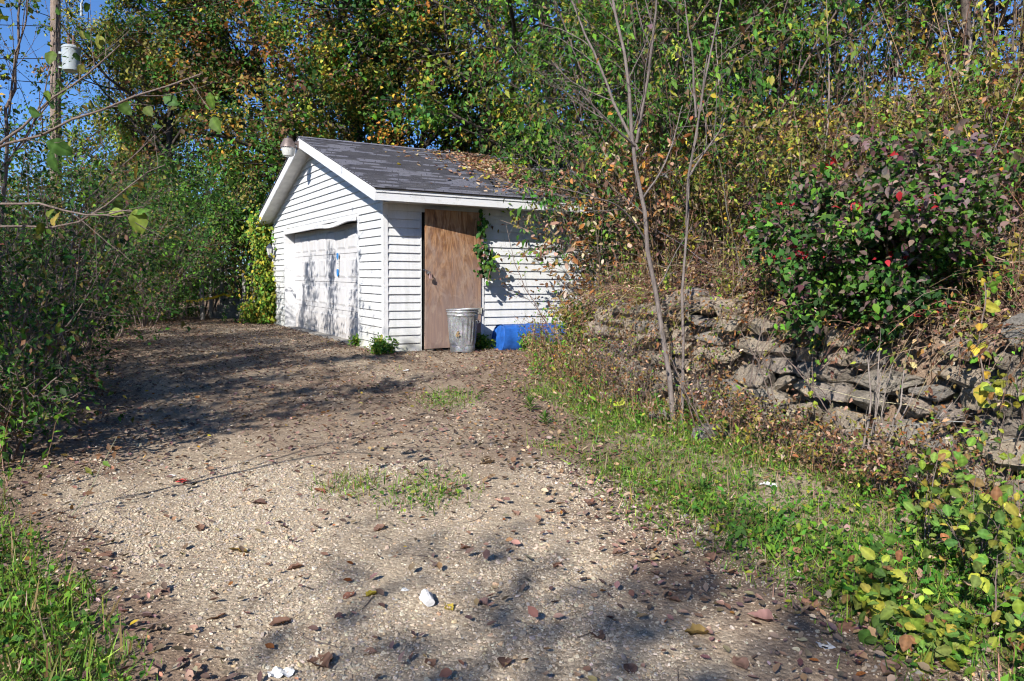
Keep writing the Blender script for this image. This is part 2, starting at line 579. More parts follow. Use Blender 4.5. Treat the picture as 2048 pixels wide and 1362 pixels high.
def stone_mat():
    m, nt, bs = newmat('limestone')
    co = coords(nt, 'Object')
    oi = N(nt, 'ShaderNodeObjectInfo')
    add = N(nt, 'ShaderNodeVectorMath', operation='ADD')
    nt.links.new(co, add.inputs[0])
    sc = N(nt, 'ShaderNodeVectorMath', operation='SCALE'); sc.inputs[0].default_value = (17, 31, 23); nt.links.new(oi.outputs['Random'], sc.inputs['Scale'])
    nt.links.new(sc.outputs[0], add.inputs[1])
    v = add.outputs[0]
    n1 = noise(nt, 2.6, 6, .65, v, .3); n2 = noise(nt, 14, 6, .72, v); n3 = noise(nt, 5, 4, .6, v)
    tone = ramp(nt, oi.outputs['Random'], [(0, (.22, .19, .165)), (.25, (.33, .28, .215)), (.5, (.21, .20, .185)), (.75, (.30, .245, .20)), (1, (.38, .32, .24))])
    c = mix(nt, .85, tone, ramp(nt, n2, [(.25, (.28, .28, .29)), (.7, (1.25, 1.22, 1.17))]), 'MULTIPLY')
    c = mix(nt, ramp(nt, n1, [(.5, (0, 0, 0)), (.72, (.65, .65, .65))]), c, (.10, .098, .09))        # grey weathering
    c = mix(nt, ramp(nt, n3, [(.6, (0, 0, 0)), (.72, (.5, .5, .5))]), c, (.34, .25, .12))             # ochre patches
    c = mix(nt, ramp(nt, noise(nt, 9, 4, .6, v), [(.62, (0, 0, 0)), (.72, (.6, .6, .6))]), c, (.085, .10, .05))  # lichen
    nt.links.new(c, bs.inputs['Base Color'])
    bs.inputs['Roughness'].default_value = .9
    bs.inputs['Specular IOR Level'].default_value = .15
    h = mathn(nt, 'ADD', n1, mathn(nt, 'MULTIPLY', n2, .6))
    bump(nt, bs, h, .9, .03)
    return m


def galv_mat():
    m, nt, bs = newmat('galvanised_steel')
    co = coords(nt)
    vo = N(nt, 'ShaderNodeTexVoronoi'); vo.inputs['Scale'].default_value = 55; nt.links.new(co, vo.inputs['Vector'])
    n1 = noise(nt, 6, 5, .65, co)
    c = mix(nt, .5, ramp(nt, n1, [(.3, (.16, .172, .195)), (.7, (.29, .305, .34))]), vo.outputs['Color'], 'SOFT_LIGHT')
    c = mix(nt, ramp(nt, noise(nt, 8, 5, .7, co, .4), [(.60, (0, 0, 0)), (.74, (.6, .6, .6))]), c, (.20, .14, .09))
    hs = N(nt, 'ShaderNodeHueSaturation'); hs.inputs['Saturation'].default_value = .35; nt.links.new(c, hs.inputs['Color'])
    nt.links.new(hs.outputs[0], bs.inputs['Base Color'])
    bs.inputs['Metallic'].default_value = .45
    nt.links.new(ramp(nt, n1, [(.3, (.38, .38, .38)), (.7, (.6, .6, .6))]), bs.inputs['Roughness'])
    bump(nt, bs, noise(nt, 7, 3, .5, co), .3, .012)
    return m


def ground_mat():
    m, nt, bs = newmat('ground_soil_gravel')
    co = coords(nt)
    a = N(nt, 'ShaderNodeAttribute', attribute_name='Col')
    sp = N(nt, 'ShaderNodeSeparateColor'); nt.links.new(a.outputs['Color'], sp.inputs[0])
    nb = noise(nt, 1.6, 5, .65, co); nm = noise(nt, 9, 5, .7, co); nf = noise(nt, 70, 4, .75, co); nff = noise(nt, 240, 3, .7, co)
    vo = N(nt, 'ShaderNodeTexVoronoi'); vo.inputs['Scale'].default_value = 48; nt.links.new(co, vo.inputs['Vector'])
    # gravel: crushed limestone
    g = ramp(nt, nf, [(.22, (.18, .138, .102)), (.5, (.35, .28, .20)), (.8, (.48, .40, .30))])
    vb = N(nt, 'ShaderNodeRGBToBW'); nt.links.new(vo.outputs['Color'], vb.inputs[0])
    g = mix(nt, .5, g, vb.outputs[0], 'SOFT_LIGHT')
    g = mix(nt, ramp(nt, nb, [(.42, (0, 0, 0)), (.68, (.8, .8, .8))]), g, (.43, .35, .25))
    g = mix(nt, ramp(nt, nff, [(.30, (.8, .8, .8)), (.42, (0, 0, 0))]), g, (.10, .08, .065))
    # litter soil
    s = ramp(nt, nf, [(.25, (.09, .062, .045)), (.55, (.225, .162, .115)), (.8, (.35, .27, .20))])
    s = mix(nt, ramp(nt, nm, [(.45, (0, 0, 0)), (.7, (.7, .7, .7))]), s, (.26, .19, .135))
    # ground under grass
    q = ramp(nt, nf, [(.25, (.05, .045, .022)), (.6, (.12, .105, .05)), (.85, (.21, .165, .10))])
    jit = mathn(nt, 'MULTIPLY', mathn(nt, 'SUBTRACT', mathn(nt, 'ADD', mathn(nt, 'MULTIPLY', nm, .7), mathn(nt, 'MULTIPLY', nb, .5)), .6), 1.6)
    k1 = ramp(nt, mathn(nt, 'ADD', sp.outputs[1], jit), [(.22, (0, 0, 0)), (.78, (1, 1, 1))])
    k2 = ramp(nt, mathn(nt, 'ADD', sp.outputs[2], jit), [(.35, (0, 0, 0)), (.65, (1, 1, 1))])
    c = mix(nt, k1, g, s)
    c = mix(nt, k2, c, q)
    nt.links.new(c, bs.inputs['Base Color'])
    bs.inputs['Roughness'].default_value = .95
    bs.inputs['Specular IOR Level'].default_value = .1
    h = mathn(nt, 'ADD', mathn(nt, 'MULTIPLY', vo.outputs['Distance'], -.8), mathn(nt, 'ADD', mathn(nt, 'MULTIPLY', nf, 1.0), mathn(nt, 'MULTIPLY', nm, 1.2)))
    bump(nt, bs, h, .6, .015)
    return m


M_SIDING = siding_mat(); M_TRIM = trim_mat(); M_GDOOR = gdoor_mat(); M_PLY = plywood_mat(); M_SHINGLE = shingle_mat()
M_STONE = stone_mat(); M_GALV = galv_mat(); M_GROUND = ground_mat()
M_SOFFIT = simple('soffit', (.66, .65, .62), .5, .3, 0, .25, 5)
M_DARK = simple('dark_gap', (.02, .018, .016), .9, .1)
M_BLUE = simple('blue_plastic', (.022, .11, .42), .5, .3, 0, .55, 9, .2)
M_TAPE = simple('blue_tape', (.04, .22, .55), .6, .2, 0, .2, 30)
M_PAPER = simple('white_paper', (.62, .62, .61), .7, .2, 0, .30, 25, .3)
M_BLACK = simple('black_metal', (.045, .055, .085), .45, .4, 0, .3, 30)
M_STEEL = simple('steel_hardware', (.45, .46, .48), .4, .5, .8, .3, 40)
M_BRONZE = simple('brown_lamp_housing', (.16, .125, .115), .5, .4, .3, .3, 12)
M_GLASSD = simple('milky_lamp_glass', (.55, .55, .52), .25, .5, 0, .2, 10)
M_PTGREY = simple('transformer_grey', (.33, .37, .38), .5, .4, 0, .12, 5)
M_PORC = simple('porcelain_insulator', (.18, .11, .08), .3, .5)
M_WIRE = simple('black_wire', (.02, .02, .022), .6, .3)
M_YTAPE = simple('yellow_tape', (.75, .55, .03), .5, .3)
M_RED = simple('red_plastic', (.45, .06, .05), .5, .3)
M_RUST = simple('rusty_metal', (.16, .085, .05), .8, .3, .3, .4, 20)
M_CONC = simple('concrete', (.32, .30, .27), .9, .15, 0, .35, 6, .3)
M_HINGE = simple('pale_hinge', (.42, .40, .34), .5, .4, .3, .4, 60)

# palettes (linear base colours)
FB = 1.30
GD = (.020, .054, .012); GM = (.040, .105, .016); GB = (.090, .180, .020); GY = (.20, .225, .030); OL = (.125, .115, .026)
YE = (.36, .27, .035); OR = (.34, .15, .03); RU = (.17, .075, .025); BR = (.095, .052, .030); TA = (.26, .17, .10)
BU = (.075, .032, .040); RE = (.36, .022, .030); PG = (.125, .088, .088); PA = (.36, .27, .19)
GD, GM, GB, GY, OL, RU, BR, BU, PG = [tuple(c * FB for c in k_) for k_ in (GD, GM, GB, GY, OL, RU, BR, BU, PG)]
YE, OR, TA, PA = [tuple(c * 1.15 for c in k_) for k_ in (YE, OR, TA, PA)]

# ------------------------------------------------------------------ the ground
_le = np.array([gp(*p)[:2] for p in [(250, 652), (205, 680), (170, 730), (150, 790), (120, 860), (60, 940), (40, 1010), (150, 1110), (280, 1230), (360, 1362)]])
_re = np.array([gp(*p)[:2] for p in [(995, 715), (1000, 770), (1070, 850), (1150, 930), (1230, 1020), (1330, 1105), (1450, 1180), (1560, 1240), (1760, 1362)]])
_le = _le[np.argsort(_le[:, 1])]; _re = _re[np.argsort(_re[:, 1])]


def x_left(y):
    return np.interp(y, _le[:, 1], _le[:, 0])


def x_right(y):
    return np.interp(y, _re[:, 1], _re[:, 0])


def masks(x, y):
    """litter and grass amounts 0..1 on the ground"""
    x = np.asarray(x, float); y = np.asarray(y, float)
    d, seg = sdist(x, y)
    xl, xr = x_left(y), x_right(y)
    n = wob(x, y, .9) * .5 + wob(x + 7, y - 3, 2.3) * .35
    dl = x - xl; dr = xr - x
    edge_l = 1 - smooth((dl + .25 * n) / np.where(y > 5, 1.5, .45))
    edge_r = 1 - smooth((dr + .5 * n + .1) / .9)
    edge_r = edge_r * (1 - .6 * smooth((-dr - .15) / .8))
    far = .58 + .42 * n
    far = far * (.25 + .75 * smooth((y - 3.6) / 3.0))
    litter = np.clip(np.maximum(np.maximum(edge_l * .95, edge_r * .85), far), 0, 1)
    litter = np.where((y > 18.2) | (d > 0), 1, litter)
    gr = smooth((x - xr + .10 + .45 * n) / .9) * smooth((-d + .15) / .4) * np.where(y < 8.3, 1, smooth((9.6 - y) / 1.6)) * (.62 + .75 * n)
    gl = smooth((xl - x + .15 * n) / .5) * (1 - smooth((y - 4.2) / 1.2)) * (.85 + .3 * n)
    # small green patches on the gravel
    for (px, py, r) in [(850, 985, .45), (735, 715, .5), (760, 740, .35), (700, 970, .35), (900, 800, .5)]:
        g = PATCH[(px, py)]
        gr = np.maximum(gr, .42 * (1 - smooth(np.hypot(x - g[0], (y - g[1]) * .7) / r)))
    grass = np.clip(np.maximum(gr, gl), 0, 1)
    grass = np.where(d > .3, .25 + .3 * n, grass)
    return litter, np.clip(grass, 0, 1)


PATCH = {p: gp(*p) for p in [(850, 985), (735, 715), (760, 740), (700, 970), (900, 800)]}


def axis(lo, hi, step, far):
    a = np.arange(lo, hi + 1e-6, step).tolist()
    s = step; v = hi
    while v < far: s *= 1.35; v += s; a.append(v)
    s = step; v = lo
    while v > -far: s *= 1.35; v -= s; a.insert(0, v)
    return np.array(a)


gx, gy = axis(-11.5, 8.0, .10, 400), axis(-1.5, 20.5, .10, 400)
GX, GY_ = np.meshgrid(gx, gy)
GZ = ground_h(GX.ravel(), GY_.ravel())
li, gra = masks(GX.ravel(), GY_.ravel())
ni, nj = len(gy), len(gx)
idx = np.arange(ni * nj).reshape(ni, nj)
quads = np.stack([idx[:-1, :-1], idx[:-1, 1:], idx[1:, 1:], idx[1:, :-1]], -1).reshape(-1, 4)
gv = np.stack([GX.ravel(), GY_.ravel(), GZ], -1)
ground = obj('ground', mesh_np('ground', gv, [quads], M_GROUND, np.stack([np.zeros_like(li), li, gra], -1), True))
tag(ground, 'sloping yard with pale gravel driveway, leaf litter and wooded hillside', None, None, 'structure')

# ------------------------------------------------------------------ the garage (local x along the side wall, local y along the gable)
GW, GL, WH, OHG, OHS = 7.6, 5.6, 2.34, .30, .43     # gable width, length, wall height, overhangs
PEAK, SLOPE = 3.80, .3195
CS = .127
garage = empty('garage', GO, 'white vinyl-sided one-storey garage with grey shingle roof', 'garage', rz=YAW)


def zroof(y):        # underside line of the roof deck over the gable
    return PEAK - .165 - abs(y - GW / 2) * SLOPE


# inner walls (sheathing) with the garage door opening left free
DV0, DV1, DZ = 1.20, 6.33, 2.10
sh = MB()
sh.box(.004, .10, .0045, DV0, 0, WH); sh.box(.004, .10, DV1, GW - .0045, 0, WH); sh.box(.0035, .10, DV0, DV1, DZ, WH)
apex = GW / 2
sh.poly([(.0042, 0, WH), (.0042, GW, WH), (.0042, apex, zroof(apex)), (.1, 0, WH), (.1, GW, WH), (.1, apex, zroof(apex))],
        [(0, 2, 1), (3, 4, 5), (0, 1, 4, 3), (1, 2, 5, 4), (2, 0, 3, 5)])
sh.box(.1005, GL - .1, .004, .10, 0, WH)
sh.build('wall', M_SIDING, garage)
bk = MB(); bk.box(GL - .1, GL, 0, GW, 0, WH); bk.box(.101, GL - .101, GW - .1, GW, 0, WH)
bk.poly([(GL, 0, WH), (GL, GW, WH), (GL, apex, zroof(apex)), (GL - .1, 0, WH), (GL - .1, GW, WH), (GL - .1, apex, zroof(apex))],
        [(0, 1, 2), (3, 5, 4), (0, 3, 4, 1), (1, 4, 5, 2), (2, 5, 3, 0)])
bk.build('wall', M_SIDING, garage)
fl = MB(); fl.box(-.06, GL, .0, GW, -.25, .012); fl.build('slab', M_CONC, garage)

rs = random.Random(4)


def course(face, a0, a1, z0, z1, b0=None, b1=None, bow=0):
    """one siding board; a0..a1 at its bottom edge, b0..b1 at its top edge"""
    b0 = a0 if b0 is None else b0; b1 = a1 if b1 is None else b1
    m = MB(); o0, o1 = .027 + rs.uniform(-.0015, .0015), .005
    lip = .006
    prof = [(o1 - .004, z0 + lip + .002), (o0, z0 + lip), (o0 + .001, z0), (o0 - .003, z0 - .001), (0.0, z0 + .001)]
    # profile: top thin, bottom proud with a returned lip
    pts = [(o1, z1 - .001), (o0, z0 + .004), (o0 - .002, z0), (.001, z0), (.001, z1 - .001)]
    vs = []
    for k, (e0, e1) in enumerate(((a0, b0), (a1, b1))):
        for (o, z) in pts:
            t = (z - z0) / (z1 - z0)
            a = e0 + (e1 - e0) * t
            dz = rs.uniform(-.0012, .0012)
            vs.append((-o, a, z + dz) if face == 'g' else (a, -o, z + dz))
    n = len(pts)
    fs = [tuple(range(n)), tuple(range(2 * n - 1, n - 1, -1))] + [(i, (i + 1) % n, n + (i + 1) % n, n + i) for i in range(n)]
    m.poly(vs, fs)
    return m.build('siding_board', M_SIDING, garage)


ncs = int(WH / CS)
for k in range(0, 29):
    z0, z1 = k * CS + .004, (k + 1) * CS + .004
    # gable wall, clipped by the rake
    def lim(z):
        return max(.055, apex - (zroof(apex) - z) / SLOPE), min(GW - .055, apex + (zroof(apex) - z) / SLOPE)
    if z0 < zroof(apex) - .03:
        zt = min(z1, zroof(apex) - .004)
        l0, r0 = lim(z0); l1, r1 = lim(zt)
        if zt <= DZ + .10:
            course('g', l0, DV0 - .075, z0, zt); course('g', DV1 + .075, r0, z0, zt)
        elif z0 < DZ + .09:
            course('g', l0, DV0 - .075, z0, zt); course('g', DV1 + .075, r0, z0, zt)
            course('g', DV0 - .072, DV1 + .072, DZ + .095, zt)
        else:
            course('g', l0, r0, z0, zt, l1, r1)
    # side wall, interrupted by the plywood door
    if z0 < WH - .02:
        zt = min(z1, WH)
        if z0 < 2.16:
            course('s', .055, .585, z0, zt)
            j = 2.62 + (k % 3) * .6 + rs.uniform(0, .2)
            course('s', 1.715, j, z0, zt); course('s', j + .002, GL, z0, zt)
        else:
            course('s', .055, 3.0, z0, zt); course('s', 3.002, GL, z0, zt)
cp = MB()
cp.box(-.030, -.003, -.030, .050, -.01, WH); cp.box(-.003, .052, -.030, -.003, -.01, WH)
cp.build('corner_post', M_TRIM, garage, bevel=.003)
cp = MB(); cp.box(-.030, -.003, GW - .05, GW + .03, -.01, WH); cp.box(-.003, .052, GW + .003, GW + .03, -.01, WH)
cp.build('corner_post', M_TRIM, garage, bevel=.003)
# frieze strip under the rake (the brown line where siding meets soffit)
for s in (-1, 1):
    m = MB()
    ye = apex + s * (GW / 2 + .02)
    m.hexa([(-.026, apex, zroof(apex) - .034), (-.004, apex, zroof(apex) - .034), (-.004, ye, zroof(ye) - .034), (-.026, ye, zroof(ye) - .034),
            (-.026, apex, zroof(apex) - .008), (-.004, apex, zroof(apex) - .008), (-.004, ye, zroof(ye) - .008), (-.026, ye, zroof(ye) - .008)])
    m.build('frieze_trim', M_SOFFIT, garage)

# soffits: ribbed panels on the rakes, plain panels under the eaves
for s in (-1, 1):
    nr = 30
    for i in range(nr):
        ya, yb = apex + s * (i / nr) * (GW / 2 + OHS), apex + s * ((i + 1) / nr) * (GW / 2 + OHS)
        m = MB(); g = .006 * s
        za, zb = zroof(ya), zroof(yb)
        m.hexa([(-OHG + .012, ya + g, za - .014), (.0, ya + g, za - .014), (.0, yb - g, zb - .014), (-OHG + .012, yb - g, zb - .014),
                (-OHG + .012, ya, za), (.0, ya, za), (.0, yb, zb), (-OHG + .012, yb, zb)])
        m.build('soffit_panel', M_SOFFIT, garage)
ze = zroof(-OHS)
for s in (0, 1):
    for i in range(8):
        x0, x1 = i * GL / 8 + .002, (i + 1) * GL / 8 - .002
        m = MB()
        y0, y1 = (-OHS + .012, -.004) if s == 0 else (GW + .004, GW + OHS - .012)
        m.box(x0, x1, y0, y1, ze - .012, ze - .002)
        m.build('soffit_panel', M_SOFFIT, garage)
# fascias
RT = .165                                  # height of rake fascia
for s in (-1, 1):
    ye = apex + s * (GW / 2 + OHS + .018)
    m = MB(); dz = .018
    za, zb = PEAK - dz, PEAK - abs(ye - apex) * SLOPE - dz
    m.hexa([(-OHG - .012, apex + s * .0015, za - .178), (-OHG + .010, apex + s * .0015, za - .178), (-OHG + .010, ye, zb - .178), (-OHG - .012, ye, zb - .178),
            (-OHG - .012, apex + s * .0015, za), (-OHG + .010, apex + s * .0015, za), (-OHG + .010, ye, zb), (-OHG - .012, ye, zb)])
    m.build('rake_fascia', M_TRIM, garage, bevel=.003)
    m = MB()
    y0 = apex + s * (GW / 2 + OHS); y1 = y0 + s * .020
    za = PEAK - abs(y0 - apex) * SLOPE - .018
    m.box(-OHG + .0105, GL + .28, min(y0, y1), max(y0, y1), za - .172, za - .060)
    y2 = y0 + s * .034
    m.box(-OHG + .0105, GL + .28, min(y0, y2), max(y0, y2), za - .058, za)
    m.build('eave_fascia', M_TRIM, garage, bevel=.002)

# roof: deck and shingle courses, each course a strip that overlaps the one below
rise = GW / 2 + OHS + .05
LS = rise * math.sqrt(1 + SLOPE ** 2)
roof = None
m = MB()
for s in (-1, 1):
    ye = apex + s * rise
    zb = PEAK - rise * SLOPE
    m.hexa([(-OHG - .006, apex, PEAK - .016), (GL + .30, apex, PEAK - .016), (GL + .30, ye, zb - .016), (-OHG - .006, ye, zb - .016),
            (-OHG - .006, apex, PEAK), (GL + .30, apex, PEAK), (GL + .30, ye, zb), (-OHG - .006, ye, zb)])
roof = m.build('roof', M_DARK, garage)
ncr = 32
rr = random.Random(9)
for s in (-1, 1):
    for i in range(ncr):
        t0, t1 = i / ncr, (i + 1) / ncr            # from ridge to eave
        y0, y1 = apex + s * rise * t0, apex + s * (rise * t1 + .006)
        z0, z1 = PEAK - rise * t0 * SLOPE + .002, PEAK - rise * t1 * SLOPE + .002
        m = MB(); nx = 20
        xs = np.linspace(-OHG - .022, GL + .32, nx + 1)
        top, bot = [], []
        vs = []
        for x in xs:
            j = rr.uniform(-.003, .003); w = rr.uniform(-.0015, .002)
            vs += [(x, y0, z0 + .001), (x, y1 + s * j, z1 + .024 + w), (x, y1 + s * j, z1 + .001)]
        fs = []
        for k in range(nx):
            a, b = 3 * k, 3 * (k + 1)
            fs += [(a, b, b + 1, a + 1), (a + 1, b + 1, b + 2, a + 2)]
        fs += [(0, 1, 2), (3 * nx, 3 * nx + 2, 3 * nx + 1)]
        m.poly(vs, fs)
        m.build('shingle_course', M_SHINGLE, roof)
m = MB()
for i in range(24):
    x0 = -OHG - .025 + i * (GL + .62 + .05) / 24; x1 = x0 + (GL + .67) / 24 + .01
    for s in (-1, 1):
        m.poly([(x0, apex, PEAK + .022), (x1, apex, PEAK + .028), (x1, apex + s * .15, PEAK - .15 * SLOPE + .024), (x0, apex + s * .15, PEAK - .15 * SLOPE + .018)], [(0, 1, 2, 3)])
m.build('ridge_cap', M_SHINGLE, roof)

# garage door: recessed in the opening, four sections of eight raised panels
REC = .20
gd = empty('garage_door', (0, 0, 0), None, None); gd.parent = garage
dh = DZ / 4
for r in range(4):
    m = MB()
    m.box(REC, REC + .04, DV0, DV1, r * dh + .003, (r + 1) * dh - .003)
    sec = m.build('door_section', M_GDOOR, gd, bevel=.003)
    ncol = 8; cw = (DV1 - DV0) / ncol
    for c in range(ncol):
        ya, yb = DV0 + c * cw + .075, DV0 + (c + 1) * cw - .075
        za, zb = r * dh + .085, (r + 1) * dh - .085
        m = MB()
        # moulded frame then raised centre
        o = .013
        m.hexa([(REC - .0015, ya, za), (REC - .0015, yb, za), (REC - .0015, yb, zb), (REC - .0015, ya, zb),
                (REC - o, ya + .035, za + .035), (REC - o, yb - .035, za + .035), (REC - o, yb - .035, zb - .035), (REC - o, ya + .035, zb - .035)])
        m.build('door_panel', M_GDOOR, sec)
m = MB(); m.box(REC + .005, REC + .03, DV0, DV1, -.03, .0045); m.build('weather_seal', M_DARK, gd)
# jambs, head and face trim
m = MB(); m.box(-.028, REC + .002, DV1 - .002, DV1 + .073, .0, DZ + .092); m.build('door_jamb', M_TRIM, garage, bevel=.003)
m = MB(); m.box(-.028, REC + .002, DV0 - .073, DV0 + .002, .0, DZ + .092); m.build('door_jamb', M_TRIM, garage, bevel=.003)
m = MB(); m.box(-.026, REC + .002, DV0 + .003, DV1 - .003, DZ + .035, DZ + .091); m.build('door_head', M_TRIM, garage)
m = MB(); m.box(-.012, REC + .004, DV0 + .004, DV1 - .004, DZ - .0, DZ + .034); m.build('head_gap', M_DARK, garage)
# bent metal stop strip sagging away from the head
m = MB(); ny = 60; vs = []
for i in range(ny + 1):
    y = DV0 + .01 + (DV1 - DV0 - .02) * i / ny
    t = (y - DV0) / (DV1 - DV0)
    sag = .038 * math.exp(-((t - .30) / .115) ** 2) - .018 * math.exp(-((t - .10) / .07) ** 2)
    out = .018 * math.exp(-((t - .30) / .10) ** 2)
    for (dx, dz) in ((-.032 - out, DZ + .045 - sag), (-.034 - out * 1.3, DZ - .022 - sag * 1.1), (-.002 - out, DZ - .028 - sag), (.002 - out, DZ + .04 - sag)):
        vs.append((dx, y, dz))
fs = [(4 * i + j, 4 * i + (j + 1) % 4, 4 * i + 4 + (j + 1) % 4, 4 * i + 4 + j) for i in range(ny) for j in range(4)]
m.poly(vs, fs); m.build('bent_head_strip', M_TRIM, garage)['label'] = 'bent white trim strip sagging over the garage door'

# notice taped on the door
note = empty('paper_notice', GO + VV * 2.96 + UV * (REC - .025) + np.array([0, 0, 1.4]), 'white paper notice stuck with blue tape on the garage door', 'notice', rz=YAW)
m = MB(); vs = []
for i in range(7):
    for j in range(3):
        vs.append((.004 * math.sin(i * 1.1 + j), -.075 + .075 * j, -.16 + .32 * i / 6))
m.poly(vs, [(3 * i + j, 3 * i + j + 1, 3 * i + j + 4, 3 * i + j + 3) for i in range(6) for j in range(2)])
m.build('paper', M_PAPER, note)
for zc, hh in ((.145, .045), (-.165, .055)):
    m = MB(); m.box(-.009, -.006, -.06, .055, zc - hh, zc + hh)
    m.poly([(-.0085, -.05, zc - hh), (-.0085, .045, zc - hh), (-.010, .0, zc - hh - .035)], [(0, 1, 2)])
    m.build('tape', M_TAPE, note)
m = MB()
for i in range(5):
    m.box(-.0085, -.0065, -.045, -.045 + .02 + .06 * ((i * 37) % 5) / 5, .07 - i * .035, .078 - i * .035)
m.build('print', simple('grey_print', (.35, .42, .5), .7), note)

# dusk-to-dawn lamp on the gable peak
lamp = empty('gable_lamp', GO - UV * .50 + VV * 3.83 + np.array([0, 0, 3.47]), 'brown dusk-to-dawn lamp with milky lens on the garage gable peak', 'lamp', rz=YAW)
m = MB(); m.lathe([(.045, .30), (.075, .292), (.125, .20), (.150, .135), (.152, .120), (.140, .118)], 28, cap1=True); m.build('housing', M_BRONZE, lamp, True)
m = MB(); m.lathe([(.070, -.045), (.098, -.03), (.118, .03), (.134, .118)], 28); m.build('lens', M_GLASSD, lamp, True)
m = MB(); m.tube([(.08, 0, .20), (.13, 0, .21), (.17, 0, .20), (.19, 0, .19)], .03, 8); m.box(.165, .187, -.05, .05, .10, .26); m.build('bracket', M_BRONZE, lamp, True)
m = MB(); m.lathe([(.022, .298), (.024, .33), (.012, .345)], 12, cap1=True); m.build('photocell', M_BLACK, lamp, True)

# carriage lantern at the far end of the gable wall
lt = empty('wall_lantern', GO - UV * .06 + VV * 7.28 + np.array([0, 0, 1.72]), 'small black carriage lantern on the gable wall beside the vine', 'lantern', rz=YAW)
m = MB(); m.box(.03, .055, -.045, .045, -.12, .12); m.build('backplate', M_BLACK, lt, bevel=.004)
m = MB(); m.lathe([(.045, -.08), (.075, .08)], 6, c=(-.09, 0)); m.build('glass', M_GLASSD, lt)
m = MB(); m.lathe([(.088, .08), (.082, .095), (.03, .165), (.012, .175), (.014, .20)], 6, c=(-.09, 0), cap1=True)
m.lathe([(.012, -.15), (.03, -.12), (.05, -.08)], 6, c=(-.09, 0))
for k in range(6):
    a = math.pi * k / 3
    m.tube([(-.09 + .047 * math.cos(a), .047 * math.sin(a), -.08), (-.09 + .078 * math.cos(a), .078 * math.sin(a), .08)], .005, 4)
m.build('cage', M_BLACK, lt)
m = MB(); m.tube([(.04, 0, -.06), (-.02, 0, -.13), (-.07, 0, -.16), (-.09, 0, -.13)], .009, 6); m.build('arm', M_BLACK, lt)

# plywood side door, hinged on the right, swung a little out of its frame
m = MB(); m.box(.588, .603, -.024, .06, .0, 2.235); m.box(.603, 1.70, -.003, .02, 2.215, 2.235); m.build('door_casing', M_TRIM, garage)
m = MB(); m.box(1.625, 1.70, -.030, .02, .0, 2.17); m.build('door_casing', M_TRIM, garage, bevel=.004)
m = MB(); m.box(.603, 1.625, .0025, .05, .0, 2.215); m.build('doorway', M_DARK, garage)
pd = empty('plywood_door', (1.632, -.034, 0), None, None); pd.parent = garage
pd.rotation_euler = (0, 0, math.radians(7.0))
m = MB(); nz, nx = 14, 8; vs = []
for side in (0, 1):
    for i in range(nz + 1):
        for j in range(nx + 1):
            x = -1.045 * j / nx; z = .045 + 2.155 * i / nz
            bow = -.012 * math.sin(math.pi * i / nz) * j / nx + .012 * (1 - i / nz) * j / nx
            vs.append((x, bow - .018 + .018 * side, z))
n1 = (nz + 1) * (nx + 1)
fs = []
for i in range(nz):
    for j in range(nx):
        a = i * (nx + 1) + j
        fs.append((a, a + 1, a + nx + 2, a + nx + 1)); fs.append((n1 + a, n1 + a + nx + 1, n1 + a + nx + 2, n1 + a + 1))
for i in range(nz):
    for e in (0, nx):
        a = i * (nx + 1) + e; fs.append((a, a + nx + 1, n1 + a + nx + 1, n1 + a))
for j in range(nx):
    for e in (0, nz):
        a = e * (nx + 1) + j; fs.append((a, a + 1, n1 + a + 1, n1 + a))
m.poly(vs, fs); m.build('plywood_sheet', M_PLY, pd)['label'] = 'weathered brown plywood sheet used as side door'
for z in (.62, 1.86):
    m = MB(); m.box(-.055, .0, -.030, -.0215, z - .045, z + .045); m.box(.002, .05, -.006, .004, z - .045, z + .045)
    m.tube([(0, -.028, z - .05), (0, -.028, z + .05)], .008, 8)
    m.build('hinge', M_HINGE, pd)
# hasp, chain and padlock
m = MB(); m.box(-1.03, -.985, -.052, -.040, 1.205, 1.245)
m.tube([(-1.02, -.05, 1.23), (-1.01, -.085, 1.235), (-.985, -.085, 1.225), (-.98, -.05, 1.22)], .006, 6)
m.build('hasp', M_STEEL, pd)
m = MB()
for i in range(6):
    x = -1.09 + i * .021; z = 1.27 - .008 * i
    a = i * 1.57
    ring = [(x + .016 * math.cos(t), -.055 + .009 * math.sin(t) * math.cos(a), z + .010 * math.sin(t) * (abs(math.sin(a)) + .3)) for t in np.linspace(0, 2 * math.pi, 9)]
    m.tube(ring, .0035, 5)
m.build('chain', M_BLACK, pd)
m = MB(); m.box(-1.015, -.970, -.095, -.072, 1.135, 1.185); m.tube([(-1.008, -.083, 1.18), (-1.005, -.083, 1.212), (-.98, -.083, 1.212), (-.978, -.083, 1.18)], .0045, 6)
m.build('padlock', simple('padlock_body', (.55, .38, .36), .4, .4, .5), pd)

# ------------------------------------------------------------------ bin, blue tub
canp = GO + UV * 1.13 - VV * .40
can = empty('trash_can', (canp[0], canp[1], gh(canp[0], canp[1]) + .005), 'dented galvanised steel trash can in front of the plywood door', 'trash can', rz=.4)
can.scale = (.93, .93, 1.0)
rc = random.Random(3)


def canrad(r, a, z):
    flute = .0045 * (1 if math.sin(a * 22) > 0 else -1) * smooth(np.array((z - .13) / .04)) * smooth(np.array((.53 - z) / .03))
    dent = -.018 * math.exp(-((a - 4.4) / .30) ** 2 - ((z - .14) / .10) ** 2) - .014 * math.exp(-((a - 3.9) / .25) ** 2 - ((z - .45) / .12) ** 2) + .006 * math.sin(2 * a + 1) * z
    return float(r + flute + dent)


